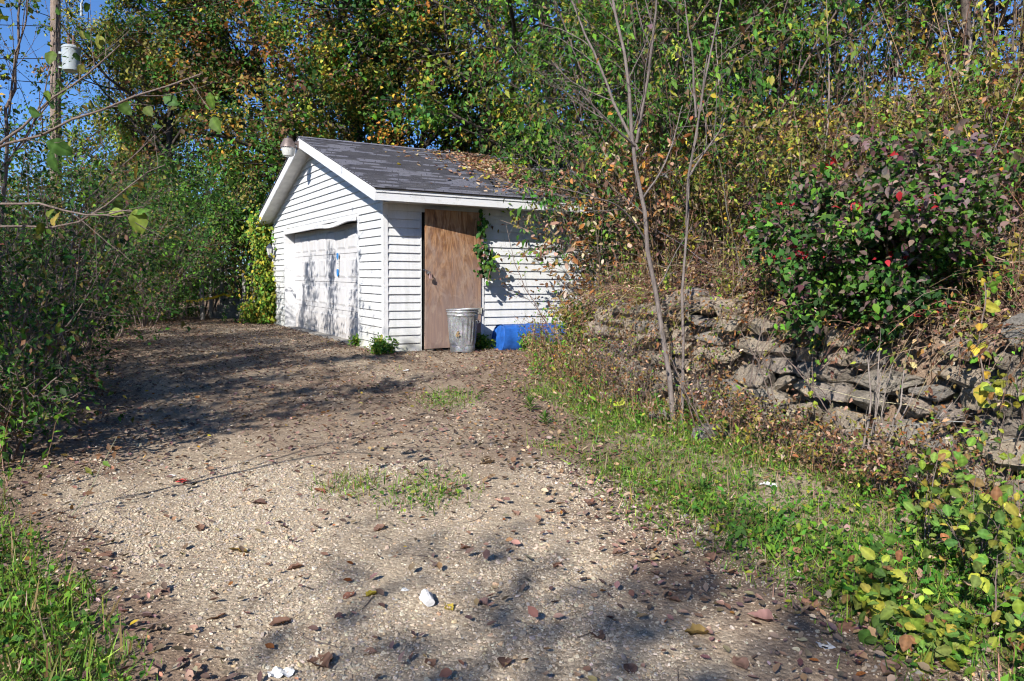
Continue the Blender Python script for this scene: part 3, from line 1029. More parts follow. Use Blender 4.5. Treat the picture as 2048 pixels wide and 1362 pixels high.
prof = [(.205, 0), (.209, .012), (.211, .10), (.206, .108), (.214, .116)] + [(.214 + .040 * (z - .12) / .44, z) for z in np.linspace(.13, .55, 16)]
prof += [(.260, .565), (.268, .575), (.262, .588), (.262, .615), (.270, .625), (.264, .638), (.263, .655)]
m = MB(); m.lathe(prof, 88, rad=canrad); m.lathe([(.258, .655), (.250, .56), (.20, .04), (.0, .035)], 40, rad=lambda r, a, z: float(r + .006 * math.sin(2 * a + 1) * z), cap0=False)
m.build('body', M_GALV, can, True)
m = MB(); ring = [((.266 + .004 * math.sin(2 * a + 1)) * math.cos(a), (.266 + .004 * math.sin(2 * a + 1)) * math.sin(a), .66 + .008 * math.sin(a + 2)) for a in np.linspace(0, 2 * math.pi, 49)]
m.tube(ring, .010, 8); m.build('rim', M_GALV, can, True)
for a in (1.9, 5.6):
    m = MB(); c, s = math.cos(a), math.sin(a)
    pts = [((.258 + o) * c - t * s, (.258 + o) * s + t * c, z) for (o, t, z) in ((0, -.07, .50), (.02, -.065, .49), (.035, -.05, .455), (.035, .05, .455), (.02, .065, .49), (0, .07, .50))]
    m.tube(pts, .006, 6); m.build('handle', M_GALV, can, True)
m = MB(); rng = np.random.default_rng(2)
a0 = 4.05
for i in range(4):
    a = a0 + rng.uniform(-.09, .09); z = .30 + rng.uniform(-.035, .035); r = .245
    c = np.array([r * math.cos(a), r * math.sin(a), z]); t = np.array([-math.sin(a), math.cos(a), 0]) * .028; w = np.array([math.cos(a), math.sin(a), 0]) * .014
    m.poly([c - t, c + w * .6 + np.array([0, 0, .022]), c + t, c + w - np.array([0, 0, .026])], [(0, 1, 2), (0, 2, 3)])
m.build('stuck_leaf', simple('stuck_brown_leaf', (.22, .15, .08), .8), can)

bt = GO + UV * 2.55 - VV * .33
tub = empty('blue_tub', (bt[0], bt[1], gh(bt[0], bt[1]) - .05), 'blue plastic tub lying on its side against the white siding', 'tub', rz=YAW - .03)
m = MB(); nx, na = 26, 18; vs = []
for i in range(nx + 1):
    x = -.74 + 1.55 * i / nx
    e = (i / nx)
    R = .235 * (1 - .05 * e) * (1.0 + (.035 if i in (0, 1, 9, 10, 18, 19) else 0))
    for j in range(na):
        a = 2 * math.pi * j / na
        rx = abs(math.cos(a)) ** .75 * math.copysign(1, math.cos(a)) * R * .95; rz = abs(math.sin(a)) ** .75 * math.copysign(1, math.sin(a)) * R
        vs.append((x + .10 * (math.sin(a) * .5) * (1 if i == 0 else .9), rx, rz + .215 + .03 * e))
fs = [(i * na + j, i * na + (j + 1) % na, (i + 1) * na + (j + 1) % na, (i + 1) * na + j) for i in range(nx) for j in range(na)]
fs.append(tuple(nx * na + j for j in range(na)))
m.poly(vs, fs); m.build('shell', M_BLUE, tub, True)
m = MB(); m.poly([(x + .02, y * .93, .215 + (z - .215) * .93) for (x, y, z) in vs[:na]], [tuple(range(na))]); m.build('end_cap', M_BLUE, tub)

# ------------------------------------------------------------------ dry-stone retaining wall
foot_len = np.concatenate([[0], np.cumsum(np.linalg.norm(np.diff(FOOT, axis=0), axis=1))])


def foot_at(sv):
    i = min(int(np.searchsorted(foot_len, sv, 'right')) - 1, len(FOOT) - 2)
    t = (sv - foot_len[i]) / (foot_len[i + 1] - foot_len[i])
    p = FOOT[i] + (FOOT[i + 1] - FOOT[i]) * t
    a = FOOT[max(i - 1, 0)]; b = FOOT[min(i + 2, len(FOOT) - 1)]
    d = (b - a) / np.linalg.norm(b - a)
    return p, d, np.array([d[1], -d[0]])       # point, tangent, direction into the hill


swall = empty('stone_wall', (2.2, 6.2, -.2), 'tumbled dry-stacked limestone retaining wall along the foot of the bank', 'stone wall')
srng = np.random.default_rng(21)
stone_meshes = []
for k in range(18):
    bm = bmesh.new()
    npt = 20; dd_ = rdir(srng, npt); pw = srng.uniform(3.5, 8)
    rr_ = (np.abs(dd_) ** pw).sum(1) ** (-1 / pw) * srng.uniform(.40, .54, npt)
    for p in dd_ * rr_[:, None]:
        bm.verts.new(np.clip(p, -.5, .5))
    hull = bmesh.ops.convex_hull(bm, input=bm.verts[:])
    bmesh.ops.delete(bm, geom=[v for v in hull['geom_interior'] if isinstance(v, bmesh.types.BMVert)], context='VERTS')
    bmesh.ops.bevel(bm, geom=bm.edges[:], offset=.022, segments=1, affect='EDGES')
    bmesh.ops.triangulate(bm, faces=bm.faces[:])
    bmesh.ops.subdivide_edges(bm, edges=[e for e in bm.edges if e.calc_length() > .18], cuts=1)
    ph = srng.uniform(0, 6, 6)
    for v in bm.verts:
        p = np.array(v.co)
        v.co = p + .013 * np.array([math.sin(p[1] * 19 + ph[0]) + math.sin(p[2] * 33 + ph[3]), math.sin(p[2] * 18 + ph[1]) + math.sin(p[0] * 32 + ph[4]), math.sin(p[0] * 17 + ph[2]) + math.sin(p[1] * 31 + ph[5])]) + srng.normal(0, .006, 3)
    bmesh.ops.recalc_face_normals(bm, faces=bm.faces)
    me = bpy.data.meshes.new('stone'); bm.to_mesh(me); bm.free()
    me.materials.append(M_STONE)
    stone_meshes.append(me)
s_start, s_end = foot_len[2] + .1, foot_len[9] + .55
nst = 0
z_off = 0.0
row = 0
while z_off < 1.02:
    rh = srng.uniform(.11, .21)
    sv = s_start - srng.uniform(0, .3)
    while sv < s_end:
        L = float(np.exp(srng.normal(math.log(.27), .38)).clip(.13, .56)) * (1.15 if row < 3 else .9)
        hh = rh * srng.uniform(.75, 1.35)
        p, d, nn = foot_at(sv + L / 2)
        endf = smooth(np.array((s_end - sv) / 1.5))
        topz = (1.02 - .25 * (sv < s_start + 1.5) + .10 * math.sin(sv * 1.7) + .06 * math.sin(sv * 4.1)) * (.45 + .55 * float(endf))
        if z_off < topz - .04 and srng.random() > .03:
            th = srng.uniform(.24, .38)
            off = .03 + .16 * z_off + srng.normal(0, .04) + th / 2 - .06
            c = p + nn * off
            o = bpy.data.objects.new('stone', stone_meshes[int(srng.integers(len(stone_meshes)))])
            col.objects.link(o); o.parent = swall
            g0 = gh(*(p - nn * .15))
            o.location = Vector((c[0], c[1], g0 - .03 + z_off + hh / 2)) - swall.location
            o.scale = (L * 1.07, th * 1.2, hh * 1.07)
            o.rotation_euler = (srng.normal(0, .08), srng.normal(0, .07), math.atan2(d[1], d[0]) + srng.normal(0, .16) + (math.pi if srng.random() < .5 else 0))
            nst += 1
        sv += L + srng.uniform(.0, .015)
    z_off += rh
    row += 1
# a few tumbled stones at the foot
for (px, py, s) in [(1245, 790, .22), (1215, 800, .16), (1320, 840, .2), (1420, 880, .24), (1700, 905, .26), (1600, 880, .2), (1190, 770, .18)]:
    p = gp(px, py)
    o = bpy.data.objects.new('stone', stone_meshes[int(srng.integers(len(stone_meshes)))])
    col.objects.link(o); o.parent = swall
    o.location = Vector((p[0], p[1], p[2] + s * .2)) - swall.location
    o.scale = (s * 1.4, s * 1.1, s * .75); o.rotation_euler = (srng.normal(0, .2), srng.normal(0, .2), srng.uniform(0, 6))

# ------------------------------------------------------------------ utility pole
pp = at(111, 560, 22)
PB = np.array([pp[0], pp[1], gh(pp[0], pp[1])])
pole = empty('utility_pole', PB, 'weathered wooden utility pole with transformer above the hedge', 'utility pole')
m = MB(); m.tube([(-.01, 0, -.3), (.10, 0, 3), (.24, 0, 6.5), (.44, 0, 11.5)], [.165, .155, .14, .115], 14); m.build('pole', M_POLE, pole, True)
tz = 6.95; TX = .30
tr = MB(); tr.lathe([(.20, 0), (.235, .02), (.24, .06), (.24, .62), (.255, .63), (.255, .66), (.20, .72), (.06, .75)], 28, c=(.46 + TX, -.05), cap1=True)
tro = tr.build('transformer_tank', M_PTGREY, pole, True); tro.location.z = tz
m = MB(); m.box(.06 + TX, .26 + TX, -.06, .0, tz + .10, tz + .16); m.box(.06 + TX, .26 + TX, -.06, .0, tz + .50, tz + .56); m.box(.66 + TX, .76 + TX, -.10, -.04, tz + .12, tz + .20); m.build('mounting_bracket', M_PTGREY, pole)
m = MB()
for (dx, h0) in ((.40, .36), (.54, .30)):
    m.lathe([(.045, tz + .74), (.05, tz + .78), (.03, tz + .80), (.055, tz + .83), (.03, tz + .86), (.055, tz + .89), (.025, tz + .92), (.02, tz + .92 + .1)], 12, c=(dx + TX, -.05), cap1=True)
m.build('bushing', M_PORC, pole, True)
m = MB(); m.box(.36, 1.22, -.04, .04, 9.02, 9.10); m.build('crossarm', M_PTGREY, pole)
m = MB(); m.tube([(1.12, 0, 9.02), (1.12, -.02, 8.92), (1.10, -.05, 8.85)], .02, 6); m.lathe([(.03, 8.50), (.045, 8.55), (.025, 8.6), (.045, 8.65), (.025, 8.7), (.03, 8.86)], 10, c=(1.10, -.05), cap1=True)
m.build('fuse_cutout', M_PTGREY, pole, True)
m = MB(); m.tube([(1.14, -.05, 8.86), (1.30, -.04, 8.6), (1.27, -.04, 8.3), (1.10, -.05, 8.05), (.92, -.05, 7.9), (.84, -.05, 7.85)], .012, 5)
m.tube([(.70, -.05, 7.9), (.60, -.05, 8.2), (.48, -.05, 8.6), (.45, -.03, 9.0)], .012, 5)
m.tube([(.14, -.15, .3), (.30, -.13, 6.0), (.42, -.11, 8.8)], .010, 5)
m.build('lead_wire', M_WIRE, pole)
for i, (h0, tx, ty, tz2, lab) in enumerate([(8.2, -22, 14, 7.4, 'uppermost thin black service wire left of the utility pole'), (7.3, -22, 13, 6.2, 'middle thin black service wire left of the utility pole'),
                                            (6.6, -22, 10, 6.3, 'lowest thin black service wire left of the utility pole')]):
    a = np.array([PB[0] + .25, PB[1] - .1, h0]); b = np.array([tx, ty, tz2])
    pts = [a + (b - a) * t - np.array([0, 0, .5 * math.sin(math.pi * t)]) for t in np.linspace(0, 1, 14)]
    m = MB(); m.tube(pts, .012, 5); tag(m.build('overhead_wire', M_WIRE), lab, 'wire', 'service wires at the pole')

# ------------------------------------------------------------------ plant builder
def sprout(rng, S, D, L, n, wander, up):
    """B branches grown step by step from starts S, directions D, lengths L"""
    B = len(S); P = np.empty((B, n + 1, 3)); P[:, 0] = S
    d = nrm(D.copy()); st = (L / n)[:, None]
    for i in range(n):
        d = nrm(d + rng.normal(0, wander, (B, 3)) + np.array([0, 0, up]))
        P[:, i + 1] = P[:, i] + d * st
    return P


def offshoots(rng, P, R, k, t0, t1, ang, out=None):
    """k children for every branch: starts, directions, parent lengths, parent radii"""
    B, m, _ = P.shape
    pi = np.repeat(np.arange(B), k)
    t = (np.tile((np.arange(k) + .5) / k, B) + rng.uniform(-.5, .5, B * k) / k) * (t1 - t0) + t0
    f = t * (m - 1); i0 = np.minimum(f.astype(int), m - 2); fr = (f - i0)[:, None]
    S = P[pi, i0] * (1 - fr) + P[pi, i0 + 1] * fr
    T = nrm(P[pi, i0 + 1] - P[pi, i0])
    r = nrm(np.cross(T, rdir(rng, len(T))))
    a = rng.normal(ang, .22, len(T))[:, None]
    D = T * np.cos(a) + r * np.sin(a)
    rad = R[pi, i0] * (1 - fr[:, 0]) + R[pi, i0 + 1] * fr[:, 0]
    return S, D, t, rad, pi


def plant(name, label, cat, group, pos, stems, levels, leaf, seed, bark=M_BARK, lmat=M_LEAF, stem_name='trunk', leaf_name='crown', parts=True, collect=None):
    """stems: (S, D, L, R0, nseg, wander, up). levels: list of (k, t0, t1, ang, ratio, nseg, wander, up, taper).
    leaf: dict(n, L, wr, pal, shape, droop, spread, cohere)"""
    rng = np.random.default_rng(seed)
    S, D, L, R0, n, wd, up = stems
    P = sprout(rng, S, D, L, n, wd, up)
    R = R0[:, None] * np.linspace(1, .25, n + 1)[None]
    tv = [tubes(P, R, 8 if R0.max() > .06 else 6)]
    Ls = L
    for li_, (k, t0, t1, ang, ratio, ns, w_, up_, prof) in enumerate(levels):
        S, D, t, rad, pi_ = offshoots(rng, P, R, k, t0, t1, ang)
        sh_ = prof(t) if prof else np.ones_like(t)
        Ll = Ls[pi_] * ratio * sh_ * rng.uniform(.65, 1.25, len(t))
        P = sprout(rng, S, D, Ll, ns, w_, up_)
        r0 = np.minimum(rad * .62, np.maximum(Ll * .022, .0035))
        R = r0[:, None] * np.linspace(1, .35, ns + 1)[None]
        tv.append(tubes(P, R, 5 if li_ == 0 else (4 if li_ == 1 else 3)))
        Ls = Ll
    V, Fq, off = [], [], 0
    for v, f in tv:
        V.append(v); Fq.append(f + off); off += len(v)
    V = np.concatenate(V); Fq = np.concatenate(Fq)
    root = empty(name, pos, label, cat, group)
    obj(stem_name, mesh_np(stem_name, V - pos, [Fq], bark, None, True), root)
    if leaf and leaf['n']:
        lv, lf, lc = foliage(rng, P, leaf)
        obj(leaf_name, mesh_np(leaf_name, lv - pos, [lf], lmat, lc), root)
    return root


def foliage(rng, P, leaf):
    B, m, _ = P.shape
    n = leaf['n']; N_ = B * n
    pi_ = np.repeat(np.arange(B), n)
    t = rng.uniform(leaf.get('t0', .15), 1, N_); f = t * (m - 1); i0 = np.minimum(f.astype(int), m - 2); fr = (f - i0)[:, None]
    T = nrm(P[pi_, i0 + 1] - P[pi_, i0])
    pos = P[pi_, i0] * (1 - fr) + P[pi_, i0 + 1] * fr + rng.normal(0, leaf.get('spread', .06), (N_, 3))
    d = T * .5 + rdir(rng, N_) * .9 + np.array([0, 0, -leaf.get('droop', .3)])
    nn = (rdir(rng, B) * .55)[pi_] + rdir(rng, N_) * .45 + np.array([-.25, -.40, .75])
    Ls = leaf['L'] * np.exp(rng.normal(0, .22, N_))
    # colour: each twig leans to one colour of the palette, single leaves stray
    ct = pick(rng, leaf['pal'], B, .18)[pi_]; cl = pick(rng, leaf['pal'], N_, .22)
    w = (rng.random(N_) < leaf.get('cohere', .72))[:, None]
    C = np.where(w, ct * np.exp(rng.normal(0, .16, (N_, 1))), cl)
    if 'shade' in leaf: C = leaf['shade'](pos, C, rng)
    keep = rng.random(N_) < leaf.get('keep', 1.0)
    return leaf_arrays(pos[keep], d[keep], nn[keep], Ls[keep], leaf.get('wr', .55), C[keep], leaf.get('shape', 'diamond'))


def tree(name, label, pos, h, r, crown0=.3, spread=.5, pal=None, seed=1, leafL=.09, nleaf=14, lean=(0, 0), limbs=18, subs=6, twigs=5, bark=M_BARKD, wr=.5, group=None,
         keep=1.0, droop=.35, cat='tree', shape='diamond', up1=.06, lmat=M_LEAF, twig_r=.42):
    pos = np.asarray(pos, float)
    stems = (pos[None], np.array([[lean[0], lean[1], 1.0]]), np.array([h]), np.array([r]), 10, .06, .03)
    pr = lambda t: .45 + 1.1 * np.sin(np.pi * np.clip((t - crown0) / (1 - crown0) * .82 + .14, 0, 1))
    lv = [(limbs, crown0, .99, 1.05, spread, 6, .14, up1, pr), (subs, .25, 1.0, .75, .48, 3, .18, .02, None), (twigs, .2, 1.0, .7, twig_r, 2, .22, -.04, None)]
    return plant(name, label, cat, group, pos, stems, lv, dict(n=int(nleaf * 2.3), L=leafL * .90, wr=wr * 1.5, pal=pal, droop=droop, spread=leafL * 1.2, keep=keep, shape=shape), seed, bark, lmat)


def shrub(name, label, pos, h, w, nst=9, pal=None, seed=1, leafL=.06, nleaf=12, subs=9, twigs=5, wr=.6, group=None, bark=M_TWIG, keep=1.0, arch=.0, r=.016, droop=.25, shape='diamond',
          cat='shrub', lmat=M_LEAF, t0=.25, lvl2=.34, cohere=.6, shade=None):
    pos = np.asarray(pos, float); rng = np.random.default_rng(seed + 500)
    az = rng.uniform(0, 2 * np.pi, nst); tilt = rng.uniform(.1, 1, nst) * (w / h) * .75
    D = np.stack([np.cos(az) * tilt, np.sin(az) * tilt, np.ones(nst)], -1)
    S = pos[None] + np.stack([np.cos(az), np.sin(az), np.zeros(nst)], -1) * rng.uniform(0, .12, nst)[:, None] * w
    S[:, 2] = ground_h(S[:, 0], S[:, 1]) - .03 if abs(gh(pos[0], pos[1]) - pos[2]) < .3 else pos[2]
    stems = (S, D, h * rng.uniform(.8, 1.12, nst), np.full(nst, r), 7, .10, -.02 - arch)
    lv = [(subs, t0, 1.0, .8, lvl2, 3, .18, .02, None), (twigs, .15, 1.0, .75, .5, 2, .22, -.02, None)]
    lf = dict(n=nleaf, L=leafL, wr=wr, pal=pal, droop=droop, spread=leafL * .7, keep=keep, shape=shape, cohere=cohere)
    if shade: lf['shade'] = shade
    return plant(name, label, cat, group, pos, stems, lv, lf, seed, bark, lmat, 'stem', 'foliage')


P_OLIVE = [(OL, 5), (GY, 1.4), (GM, 3), (YE, .6), (RU, .4), (TA, .4), (GD, 1.5)]
P_RUST = [(RU, 2.2), (OL, 4.5), (OR, .4), (BR, 2.6), (GM, 4), (GD, 4), (YE, .2)]
P_GREEN = [(GM, 5), (GD, 3), (GB, 3), (GY, .7), (OL, .6)]
P_DARK = [(GD, 5), (GM, 3), (OL, 1), (BR, .5)]
P_HONEY = [(GM, 5), (GB, 2.5), (GD, 3)]
P_YELLOW = [(YE, 3), (GY, 2), (OL, 4.5), (OR, 1.2), (BR, 3.2), (GM, 1.5), (RU, 1.3)]
P_LIME = [(GY, 5), (GB, 3), (YE, 1.6), (GM, 1)]
P_DRY = [(BR, 4), (TA, 3), (PA, 1.2), (RU, 2), (OL, 1)]
P_WEED = [(GB, 3), (GM, 3), (OL, 2), (GY, 2), (BR, 1.3)]

# ------------------------------------------------------------------ trees
TG = 'trees behind the garage and hedge'
def tb(px, d):
    return base(px, d)

# beyond the hedge on the left
tree('yellowing_tree', 'tall olive-yellow fine-leaved tree between the utility pole and the garage', tb(345, 25), 10.6, .17, .22, .245, P_OLIVE, 11, .115, 24, limbs=26, wr=.42, droop=.5, group=TG, keep=.9)
tree('yellowing_tree', 'olive-yellow tree directly right of the transformer, crown touching the pole', tb(285, 29), 9.6, .15, .2, .22, P_OLIVE, 12, .12, 20, limbs=24, wr=.42, droop=.5, group=TG, keep=.9)
tree('rust_tree', 'big rust-brown and green tree with dark spreading limbs behind the gable peak', tb(665, 23.5), 15.5, .30, .20, .225, P_RUST, 13, .135, 19, limbs=26, group=TG, bark=M_BARKD, up1=.03)
tree('rust_tree', 'rust-tinged tree rising behind the middle of the garage roof', tb(830, 22.5), 13.0, .2, .16, .36, P_RUST + [(GM, 3)], 14, .13, 19, limbs=24, group=TG)
tree('broadleaf_tree', 'green and yellow tree rising behind the far end of the garage roof', tb(990, 19.5), 11.5, .18, .12, .38, [(GB, 2), (GY, 1.5), (GM, 4), (GD, 3), (YE, .7), (OL, 2)], 15, .12, 19, limbs=24, group=TG, lean=(.05, 0))
tree('broadleaf_tree', 'leaning grey-trunked tree high on the hill above the thicket', tb(1120, 18), 11, .17, .3, .36, P_GREEN + [(YE, 2)], 16, .115, 15, limbs=20, group=TG, lean=(-.06, 0), bark=M_BARK)
tree('rust_tree', 'dark brownish tree in the gap between rust tree and yellow tree', tb(575, 27), 13.0, .2, .15, .20, P_RUST, 17, .14, 17, limbs=22, group=TG)
tree('broadleaf_tree', 'yellow-leaved tree just behind the ridge of the garage roof', tb(740, 20.6), 6.0, .1, .1, .48, P_YELLOW + [(OL, 8), (GM, 8), (GD, 4)], 18, .11, 18, limbs=18, group=TG)

# hillside on the right: slender trees with thin yellow foliage
HG = 'slender trees on the hillside'
hill = [(1250, 15.5, 9, .09, P_GREEN, 'slender green tree on the hill behind the bare sapling'),
        (1400, 14.5, 8, .07, P_GREEN + [(YE, 4)], 'slender green-yellow tree on the hill left of the yellow trees'),
        (1480, 13.5, 7.5, .06, P_YELLOW, 'thin yellow-leaved tree on the hill above the stone wall middle'),
        (1560, 15.0, 8.5, .09, P_YELLOW + [(OL, 3)], 'thicker dark-trunked yellow tree on the upper hillside'),
        (1650, 12.5, 6.5, .05, P_YELLOW + [(BR, 3)], 'thin brownish-yellow tree above the purple shrub, left one'),
        (1740, 14.0, 8, .07, P_YELLOW + [(GB, 3)], 'thin yellow-green tree above the purple shrub, right one'),
        (1850, 11.5, 7, .06, P_YELLOW + [(GB, 4)], 'thin tree with grey-brown trunk between purple shrub and right edge'),
        (1925, 10.5, 7, .07, P_YELLOW + [(GB, 4), (BR, 2)], 'forked grey-barked tree on the hillside near the right edge'),
        (2035, 12.0, 8, .09, P_YELLOW + [(GB, 3)], 'yellow-green tree cut by the right edge of the picture'),
        (1680, 18.0, 10, .11, P_YELLOW + [(RU, 2)], 'far tall yellow tree at the top of the hill'),
        (1960, 17.0, 10, .11, P_YELLOW + [(GM, 4)], 'far tall green-yellow tree at the top of the hill by the right edge'),
        (1330, 19.5, 11, .12, P_GREEN + [(RU, 3), (YE, 2)], 'far tall mixed-colour tree above the bare sapling'),
        (1500, 19.0, 10.5, .11, P_YELLOW + [(GM, 3)], 'far tall yellow-green tree above the middle of the hill'),
        (2010, 15.0, 9, .09, P_YELLOW, 'tall yellow tree filling the upper right corner'),
        (1890, 20.5, 11, .11, P_YELLOW + [(RU, 3)], 'far rusty-yellow tree high in the upper right'),
        (1830, 19.0, 10, .11, P_DARK + [(YE, 3)], 'far dark-leaved tree at the top of the hill between yellow ones')]
for i, (px, d, h, r, pal, lab) in enumerate(hill):
    far_ = d > 16
    tree('slender_tree', lab, tb(px, d), h, r, .12 if far_ else .40, .34, pal, 40 + i, .105 if far_ else .075, 11 if far_ else 12, limbs=20, subs=6, twigs=4, group=HG, bark=M_BARK, keep=.8 if far_ else .8, lean=((i % 3 - 1) * .05, 0))

# leafy thicket draped over the far end of the garage roof
TK = 'leafy thicket shrubs over the garage roof end'
thick = [((2.1, 12.0), 4.6, 2.2, 'drooping green shrub hanging over the garage eave', 71, 1.0), ((2.4, 11.9), 5.4, 2.6, 'tall drooping green shrub right of the garage eave', 72, 1.0),
         ((2.5, 12.8), 6.6, 3.0, 'tallest green shrub of the thicket behind the bare sapling', 73, .9), ((3.4, 11.6), 4.6, 2.4, 'green shrub at the right end of the thicket', 74, .85)]
for (x, y), h, w, lab, sd, kp in thick:
    shrub('thicket_shrub', lab, (x, y, gh(x, y) - .03), h, w, 13, P_HONEY + [(OL, 2), (GY, .8), (BR, .8)], sd, .095, 20, 9, 6, .42, TK, M_TWIG, kp, .035, .03, .75, t0=.12, lvl2=.36)
# dry tan-leaved branchy shrub in front of the thicket
for (px, d, h, w, lab, sd) in [(1215, 10.2, 2.3, 1.1, 'dry shrub with curled tan leaves left of the sapling trunk', 81), (1300, 9.6, 1.7, 1.2, 'dry brown shrub right behind the sapling trunk', 82)]:
    p = tb(px, d)
    shrub('dry_shrub', lab, p, h, w, 8, [(TA, 4), (PA, 2), (RU, 2.5), (BR, 3), (OR, .7)], sd, .085, 6, 7, 4, .5, 'dry shrubs by the sapling', M_TWIG, .6, .0, .010, .5, 'curl', lmat=M_DRY)

# ------------------------------------------------------------------ left hedge
LH = 'hedge shrubs along the left of the driveway'
P_LEFT = [(GD, 4), (GM, 4), (OL, 1.6), (GB, 1.2), (BR, .9)]
hedge = [(40, 6.9, 1.9, 1.5, P_LEFT, .06, 'dark weedy shrub at the left edge beside the driveway'),
         (-10, 5.4, 1.25, 1.1, P_LEFT, .05, 'low leafy shrub at the left edge nearest the camera'),
         (85, 8.8, 2.3, 1.9, P_LEFT, .06, 'shrub with brownish stems between left edge and utility pole'),
         (150, 11.0, 2.4, 1.9, P_LEFT + [(GB, 1)], .06, 'mid-green shrub right below the utility pole'),
         (30, 10.5, 3.2, 2.4, P_LEFT, .065, 'taller dark shrub behind the left edge shrubs'),
         (215, 13.6, 2.5, 2.0, P_LEFT + [(TA, .8)], .065, 'mixed green shrub right of the pole, mid distance'),
         (285, 16.4, 2.6, 2.2, P_LEFT + [(GB, 1)], .07, 'green shrub with thin stems at the far bend of the driveway'),
         (335, 19.0, 3.1, 2.4, P_HONEY, .075, 'bright green shrub left of the dark hedge opening'),
         (405, 20.6, 3.7, 2.8, P_HONEY, .085, 'big dense dark green shrub above the taped opening'),
         (500, 21.6, 3.5, 2.4, P_HONEY + [(GD, 3)], .085, 'dark green shrub beside the vine-covered garage corner'),
         (120, 17.5, 3.0, 2.4, P_LEFT + [(OL, 3)], .07, 'olive shrub in front of the foot of the utility pole'),
         (230, 20.5, 3.6, 2.8, P_LEFT + [(GB, 2)], .075, 'tall green shrub behind the driveway bend'),
         (40, 15.5, 3.6, 2.6, P_LEFT + [(OL, 2)], .07, 'tall olive shrub far left behind the hedge')]
for i, (px, d, h, w, pal, L_, lab) in enumerate(hedge):
    p = tb(px, d)
    big = d > 18
    shrub('hedge_shrub', lab, p, h, w, 16 if big else 12, pal, 100 + i, L_, 13 if big else (6 if d < 7.5 else 11), 9, 5, .55, LH, M_TWIG, .95 if big else .8, .01, .016, .3, t0=.48 if i in (8, 9) else .10, lvl2=.36)

# far woods closing the view between the crowns
rng = np.random.default_rng(77)
parts = []
for k in range(80):
    px = rng.uniform(-200, 760); d = rng.uniform(31, 38)
    p = at(px, 560, d); cz = rng.uniform(.3, 6.0) if k % 3 else rng.uniform(0, 2); n = 380
    q = rng.normal(0, 1, (n, 3)) * np.array([1.3, .8, 1.1]) + np.array([p[0], p[1], cz])
    q = q[q[:, 2] > -.1]; n = len(q)
    parts.append(leaf_arrays(q, rdir(rng, n) + np.array([0, 0, -.4]), rdir(rng, n) + np.array([-.2, -.5, .8]), rng.uniform(.16, .28, n), .55, pick(rng, P_LEFT + [(OL, 3), (GB, 1)], n), 'diamond'))
V, F, C = cat_meshes(parts)
tag(obj('far_woods', mesh_np('far_woods', V, F, M_LEAF, C)), 'dim green far woods behind the left hedge', 'woods', None, 'stuff')

# ------------------------------------------------------------------ trees that stand outside the picture on the left and behind, and shade the driveway
OG = 'roadside trees shading the driveway'
tree('roadside_tree', 'roadside tree left of the driveway entrance', (-7.0, 1.2, gh(-7.0, 1.2)), 6.6, .06, .3, .30, P_OLIVE, 301, .11, 17, limbs=14, subs=5, twigs=4, group=OG)
tree('roadside_tree', 'roadside tree at the lower end of the driveway', (-5.3, -8.9, gh(-5.3, -8.9)), 8.3, .07, .5, .19, P_OLIVE, 302, .10, 9, limbs=9, subs=5, twigs=4, group=OG)
for i, (x, y, h, sp) in enumerate([(-7.15, 9.6, 6.1, .075), (-6.75, 9.05, 5.9, .06), (-5.6, 6.95, 6.3, .085), (-6.1, 7.7, 5.0, .06), (-7.6, 10.3, 5.4, .06)]):
    tree('roadside_sapling', ['tallest slim sapling left of the hedge', 'second slim sapling left of the hedge', 'slim sapling nearest the camera left of the hedge', 'short slim sapling between two taller ones', 'slim sapling farthest from the camera left of the hedge'][i],
         (x, y, gh(x, y)), h, .028, .45, sp, P_OLIVE, 310 + i, .08, 3, limbs=16, subs=3, twigs=3, group='slim saplings left of the hedge', up1=.35)

# ------------------------------------------------------------------ bare grey saplings rooted at the stone wall
def limb_thing(name, label, cat, group, paths, sides=8, bark=M_BARKP, seed=0, twigs=None, leaf=None, lmat=M_LEAF, root_at=None, extra=None):
    """hand-placed limbs: list of (points, r0, r1); twigs = (k1, len1, k2, len2); leaf as in foliage()"""
    rng = np.random.default_rng(seed)
    tv = []; Ps = []
    for pts, r0, r1 in paths:
        p = np.array(pts, float)
        # resample smoothly to 12 points
        t = np.linspace(0, len(p) - 1, 12); q = np.stack([np.interp(t, np.arange(len(p)), p[:, k]) for k in range(3)], -1)
        q[1:-1] = (q[:-2] + 2 * q[1:-1] + q[2:]) / 4
        q[2:-1] += rng.normal(0, 1, (9, 3)) * np.linalg.norm(q[-1] - q[0]) * .004
        Ps.append(q); tv.append(tubes(q[None], np.linspace(r0, r1, 12)[None], sides))
    Pl = np.stack(Ps); Rl = np.stack([np.linspace(a[1], a[2], 12) for a in paths])
    last = Pl
    if twigs:
        for (k, t0, ratio_len, ang, up) in twigs:
            S, D, t, rad, pi_ = offshoots(rng, last, Rl, k, t0, .98, ang)
            L = ratio_len * rng.uniform(.5, 1.3, len(S))
            last = sprout(rng, S, D, L, 5, .10, up)
            Rl = np.minimum(rad * .6, np.maximum(.0022, L * .009))[:, None] * np.linspace(1, .4, 6)[None]
            tv.append(tubes(last, Rl, 4))
    V, F, off = [], [], 0
    for v, f in tv:
        V.append(v); F.append(f + off); off += len(v)
    pos = np.array(paths[0][0][0] if root_at is None else root_at, float)
    root = empty(name, pos, label, cat, group)
    obj('trunk' if cat in ('tree', 'sapling') else 'stem', mesh_np('trunk', np.concatenate(V) - pos, [np.concatenate(F)], bark, None, True), root)
    if leaf:
        lv, lf, lc = foliage(rng, last, leaf)
        obj('foliage', mesh_np('foliage', lv - pos, [lf], lmat, lc), root)
    return root


